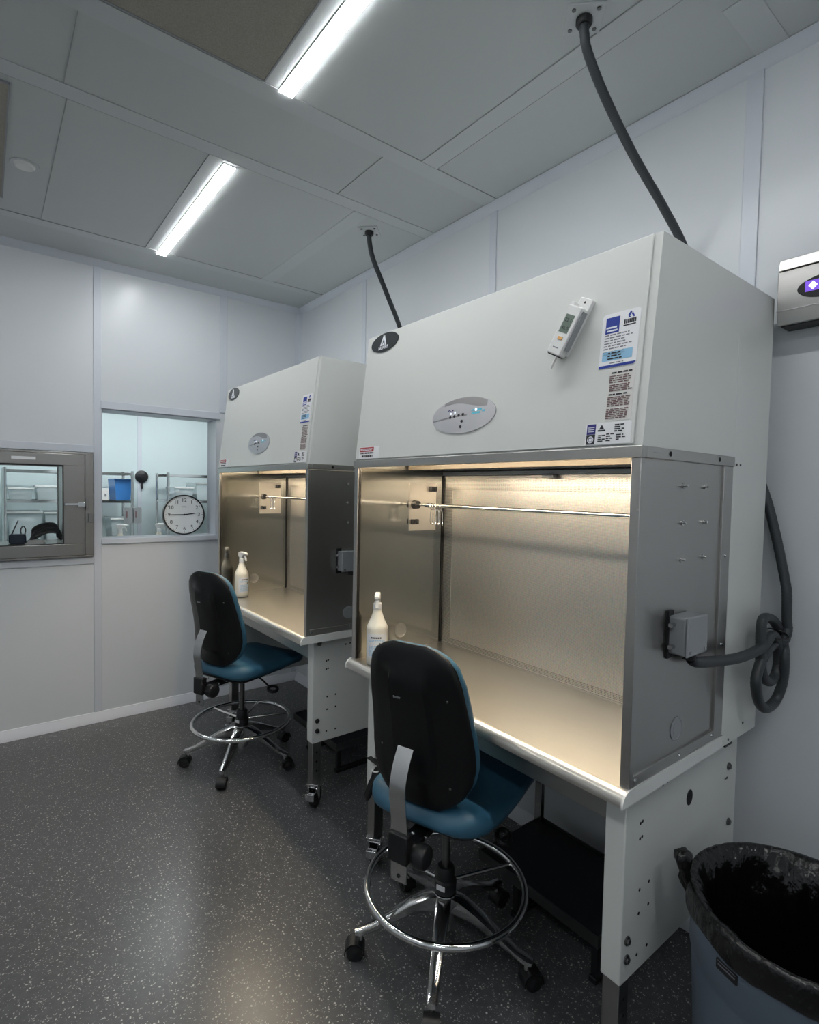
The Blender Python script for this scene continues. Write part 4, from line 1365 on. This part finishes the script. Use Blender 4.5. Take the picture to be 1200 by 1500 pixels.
    obj('seat_cushion', MB().loft(seat), V, root, sharp=60)
    obj('seat_pan', MB().prism(rrect(-.17, .19, -.17, .17, .06, 6), .512, .524), M['black'], root, .003)
    return root
rc = random.Random(11)
chair = make_chair()
chair.location = (1.205, 1.305, 0)
chair.rotation_euler = (0, 0, R(19.2))
chair_b = copy_tree(chair)
chair_b.location = (1.130, 2.940, 0)
chair_b.rotation_euler = (0, 0, R(22))
for ch in chair_b.children:
    if ch.name.startswith(('base_spoke', 'caster')):
        ch.rotation_euler = (0, 0, R(6))
chair_b['label'] = 'tall blue lab chair with a black back at the farther hood'

# ------------------------------------------------------------------ spray bottles
def make_bottle():
    root = thing('spray_bottle', (0, 0, 0), '', 'spray bottle', 'white spray bottles', False)
    prof = [(0, 0), (.036, 0), (.0405, .004), (.041, .02), (.041, .140), (.0405, .148), (.036, .158), (.026, .180), (.019, .200), (.0155, .212), (.0155, .222), (0, .222)]
    body = obj('bottle_body', MB().lathe(prof, seg=36), M['bottle'], root, sharp=50)
    obj('screw_collar', MB().lathe([(0, .214), (.0165, .214), (.017, .218), (.016, .238), (.013, .241), (0, .241)], seg=24), M['plastic_white'], root)
    # trigger head, spraying towards +x
    hp = [(-.028, .262), (-.024, .276), (-.006, .281), (.030, .279), (.046, .275), (.047, .263), (.020, .258), (.012, .240), (-.012, .240), (-.022, .250)]
    head = obj('spray_head', MB().prism(hp, -.0105, .0105, 'xzy'), M['plastic_white'], root, .004)
    tr = [(.026, .259), (.036, .259), (.043, .242), (.046, .226), (.040, .224), (.035, .238)]
    obj('trigger', MB().prism(tr, -.007, .007, 'xzy'), M['plastic_white'], head, .002)
    obj('nozzle', MB().cyl((.046, 0, .269), (.056, 0, .269), .008, .007, 14), M['plastic_white'], head, .001)
    n = 14
    lb = MB()
    for q in (0,):
        r0, r1 = .0412, .0416
        inner = [[(r0 * math.cos(R(-62 + 124 * k / n)), r0 * math.sin(R(-62 + 124 * k / n)), z) for k in range(n + 1)] for z in (.030, .125)]
        outer = [[(r1 * math.cos(R(-62 + 124 * k / n)), r1 * math.sin(R(-62 + 124 * k / n)), z) for k in range(n + 1)] for z in (.030, .125)]
        lb.loft([inner[0], outer[0], outer[1], inner[1]], cap=False, closed=True)
    label = obj('paper_label', lb, M['label_paper'], root)
    def arc(b, a0, a1, z0, z1, r=.0419):
        k = 4
        i_ = [[(.0415 * math.cos(R(a0 + (a1 - a0) * j / k)), .0415 * math.sin(R(a0 + (a1 - a0) * j / k)), z) for j in range(k + 1)] for z in (z0, z1)]
        o_ = [[(r * math.cos(R(a0 + (a1 - a0) * j / k)), r * math.sin(R(a0 + (a1 - a0) * j / k)), z) for j in range(k + 1)] for z in (z0, z1)]
        b.loft([i_[0], o_[0], o_[1], i_[1]], cap=False, closed=True)
    b = MB()
    for a0 in (-32, -22, -12, -2, 8, 18):
        arc(b, a0, a0 + 8, .108, .114)
    for a0 in (-38, -14):
        arc(b, -a0, -a0 + 8, .084, .091)
    obj('name_print', b, M['ink'], label)
    b = MB()
    q = random.Random(4)
    for z in (.100, .0955, .076, .071, .066, .060, .055, .050, .045, .040):
        a = -45
        while a < 45:
            l = q.uniform(6, 16)
            arc(b, a, min(a + l, 48), z, z + .0022)
            a += l + 4
    obj('small_print', b, M['ink_sky'], label)
    return root
bt = make_bottle()
bt['label'] = 'white spray bottle standing in the nearest hood by its far end wall'
bt.location = (1.206, 1.733, ZT)
bt.rotation_euler = (0, 0, R(-128))
def another(loc, rot, label):
    o = copy_tree(bt)
    o.location = loc
    o.rotation_euler = (0, 0, R(rot))
    o['label'] = label
another((1.250, 3.275, ZT), -75, 'white spray bottle standing in the farther hood by its far end wall')
another((0.790, 4.50, .965), -20, 'white spray bottle in the next room peeking over the sill below the tag holders')
another((1.060, 4.50, .965), -30, 'white spray bottle in the next room peeking over the sill just left of the clock')

# ------------------------------------------------------------------ waste bin and its black liner
BX, BY = 1.475, 0.388
RB = 0.645
t = thing('waste_bin', (BX, BY, 0), 'round blue-grey waste bin lined with a black bag at the bottom right', 'waste bin')
prof = [(0, 0), (.196, 0), (.202, .012), (.222, .43), (.223, .445), (.2268, .452), (.2275, .57), (.232, .575), (.233, .59), (.229, .595), (.223, .59), (.218, .50), (.190, .03), (0, .028)]
body = obj('bin_body', MB().lathe(prof, (BX, BY, 0), 64), M['bin'], t)
# the printed plate below the rim faces the camera side
pa = R(161)
fr_ = frame((BX + .2268 * math.cos(pa), BY + .2268 * math.sin(pa), .512), (math.sin(pa), -math.cos(pa), 0), (-.05 * math.cos(pa), -.05 * math.sin(pa), 1))
fr_ = frame(fr_.translation, (-math.sin(pa), math.cos(pa), 0), (0, 0, 1))
pl = obj('name_plate', MB(fr_).prism(rrect(-.026, .026, -.012, .012, .003), -.012, .001), M['black'], body)
b = MB(fr_)
b.box(-.021, .021, -.0015, .0015, .001, .0015); b.box(-.022, .022, .007, .0085, .001, .0015)
obj('plate_lines', b, M['ink_grey'], pl)

lin_ = thing('bin_liner', (BX, BY, .05), 'shiny black plastic bag lining the waste bin, knotted at its left side', 'bin liner')
seg = 120
rows = [(.2350, .540), (.2375, .545), (.2385, .556), (.2385, .568), (.238, .58), (.2365, .592), (.232, .601), (.225, .601), (.218, .593), (.211, .573), (.208, .55), (.205, .52), (.202, .49), (.199, .455), (.196, .415), (.191, .365), (.184, .31), (.168, .23), (.14, .15), (.10, .09), (.05, .058)]
rings = []
seg = 200
def fold(a, i, f):
    """sharp pleats: ridged noise around the bag"""
    n = noise.noise(Vector((math.cos(a) * f, math.sin(a) * f, i * .33)))
    return 1 - 2 * abs(n) * 1.6
for i, (r_, z_) in enumerate(rows):
    ring = []
    for k in range(seg):
        a = 2 * PI * k / seg
        nz = noise.noise(Vector((math.cos(a) * 2.2, math.sin(a) * 2.2, i * .2)))
        fine = fold(a, i, 6)
        finer = fold(a + 1, i * 1.3, 13)
        if i < 3:
            hang = .018 * noise.noise(Vector((math.cos(a) * 1.8, math.sin(a) * 1.8, 3))) - .004 * max(0, math.cos(a - R(235)))
            r2, z2 = r_ + .0012 * (fine + 1), z_ + hang * (1, .8, .4)[i] + .002 * fine
        elif i < 8:
            r2, z2 = r_ + .0006 * (fine + finer), z_ + .002 * nz
        else:
            amp = min(1, (i - 7) / 3)
            r2 = r_ - amp * (.006 + .012 * (nz + .4) + .006 * fine + .004 * finer)
            z2 = z_ + amp * (.012 * nz + .004 * finer)
        ring.append((BX + r2 * math.cos(a), BY + r2 * math.sin(a), z2))
    rings.append(ring)
bm_ = MB()
vs = [[bm_.v(p) for p in r_] for r_ in rings]
for i in range(len(vs) - 1):
    for j in range(seg):
        bm_.face([vs[i][j], vs[i][(j + 1) % seg], vs[i + 1][(j + 1) % seg], vs[i + 1][j]])
bm_.face(vs[-1])
obj('bag_film', bm_, M['bag'], lin_, sharp=180)
# knot of gathered film at the rim
ka = math.atan2(1.352 * 0 + .58 - BY, 1.33 - BX)
kx, ky = BX + .242 * math.cos(R(115)), BY + .242 * math.sin(R(115))
kn = MB()
rings = []
for i, (z, r_, ox, oy) in enumerate(((.555, .006, .004, -.006), (.575, .016, .004, -.004), (.592, .019, .002, -.002), (.605, .014, -.002, .0), (.618, .019, -.003, .003), (.634, .023, -.004, .004), (.650, .022, -.004, .004), (.658, .012, -.004, .004))):
    rings.append([(kx + ox + r_ * (1 + .22 * math.sin(5 * k * 2 * PI / 20 + i)) * math.cos(2 * PI * k / 20), ky + oy + r_ * .8 * (1 + .22 * math.sin(4 * k * 2 * PI / 20 - i)) * math.sin(2 * PI * k / 20), z) for k in range(20)])
kn.loft(rings)
obj('knot', kn, M['bag'], lin_, sharp=180)

# ------------------------------------------------------------------ power cord bundle hanging at the far leg of the nearest stand
t = thing('power_cord', (1.215, 1.700, .466), 'bundled black power cord hanging by the far leg of the nearest stand', 'cord')
b = MB()
base = Vector((1.205, 1.702, .466))
ax = Vector((-.006, .070, -.150))
sd = Vector((.008, .020, 0))
pts = []
for k in range(5):
    o = sd * (k - 2) * .42
    pts += [base + o + Vector((.004, 0, -.01)), base + o + ax * .5 + Vector((-.016, -.012, 0)), base + o + ax + Vector((-.006, 0, -.008)), base + o + ax * .97 + Vector((.012, 0, .006)), base + o + ax * .45 + Vector((.014, .016, .01))]
obj('cord', b.tube(smooth_path(pts, 6), .0045, 8), M['black_soft'], t)
obj('tie_wrap', MB().tube([base + ax * .12 + Vector((.022 * math.cos(2 * PI * k / 14), .020 * math.sin(2 * PI * k / 14), .004 * math.cos(2 * PI * k / 14))) for k in range(14)], .003, 6, True), M['plastic_white'], t)
obj('anchor_clip', MB().box(1.2, 1.2265, 1.700, 1.785, .460, .464), M['black'], t, .002)

# ------------------------------------------------------------------ camera
cf, cyaw, cpitch, croll = 796.54, 0.6634, -0.0402, 0.0205
fw = Vector((math.sin(cyaw) * math.cos(cpitch), math.cos(cyaw) * math.cos(cpitch), math.sin(cpitch)))
rt = Vector((math.cos(cyaw), -math.sin(cyaw), 0))
up = rt.cross(fw)
rt2 = math.cos(croll) * rt + math.sin(croll) * up
up2 = -math.sin(croll) * rt + math.cos(croll) * up
cam = bpy.data.cameras.new('camera')
cam.sensor_fit = 'HORIZONTAL'
cam.sensor_width = 36.0
cam.lens = 36.0 * cf / 1200.0
cam.clip_start = 0.02
co = bpy.data.objects.new('camera', cam)
COL.objects.link(co)
mw = Matrix((rt2, up2, -fw)).transposed().to_4x4()
mw.translation = Vector((0, 0, CAMZ))
co.matrix_world = mw
S.camera = co

# ------------------------------------------------------------------ world and look
wd = bpy.data.worlds.new('world')
S.world = wd
wd.use_nodes = True
wd.node_tree.nodes['Background'].inputs['Color'].default_value = (0.02, 0.02, 0.022, 1)
S.view_settings.view_transform = 'Standard'
S.view_settings.look = 'None'
S.view_settings.gamma = 1.0
S.view_settings.use_curve_mapping = False
S.view_settings.exposure = 0.42
S.cycles.use_denoising = True
S.cycles.max_bounces = 10
S.cycles.diffuse_bounces = 5
S.cycles.glossy_bounces = 6
S.cycles.transparent_max_bounces = 12
S.cycles.sample_clamp_indirect = 6.0
S.cycles.caustics_reflective = False
for o in bpy.data.objects:
    if '_o' in o:
        del o['_o']
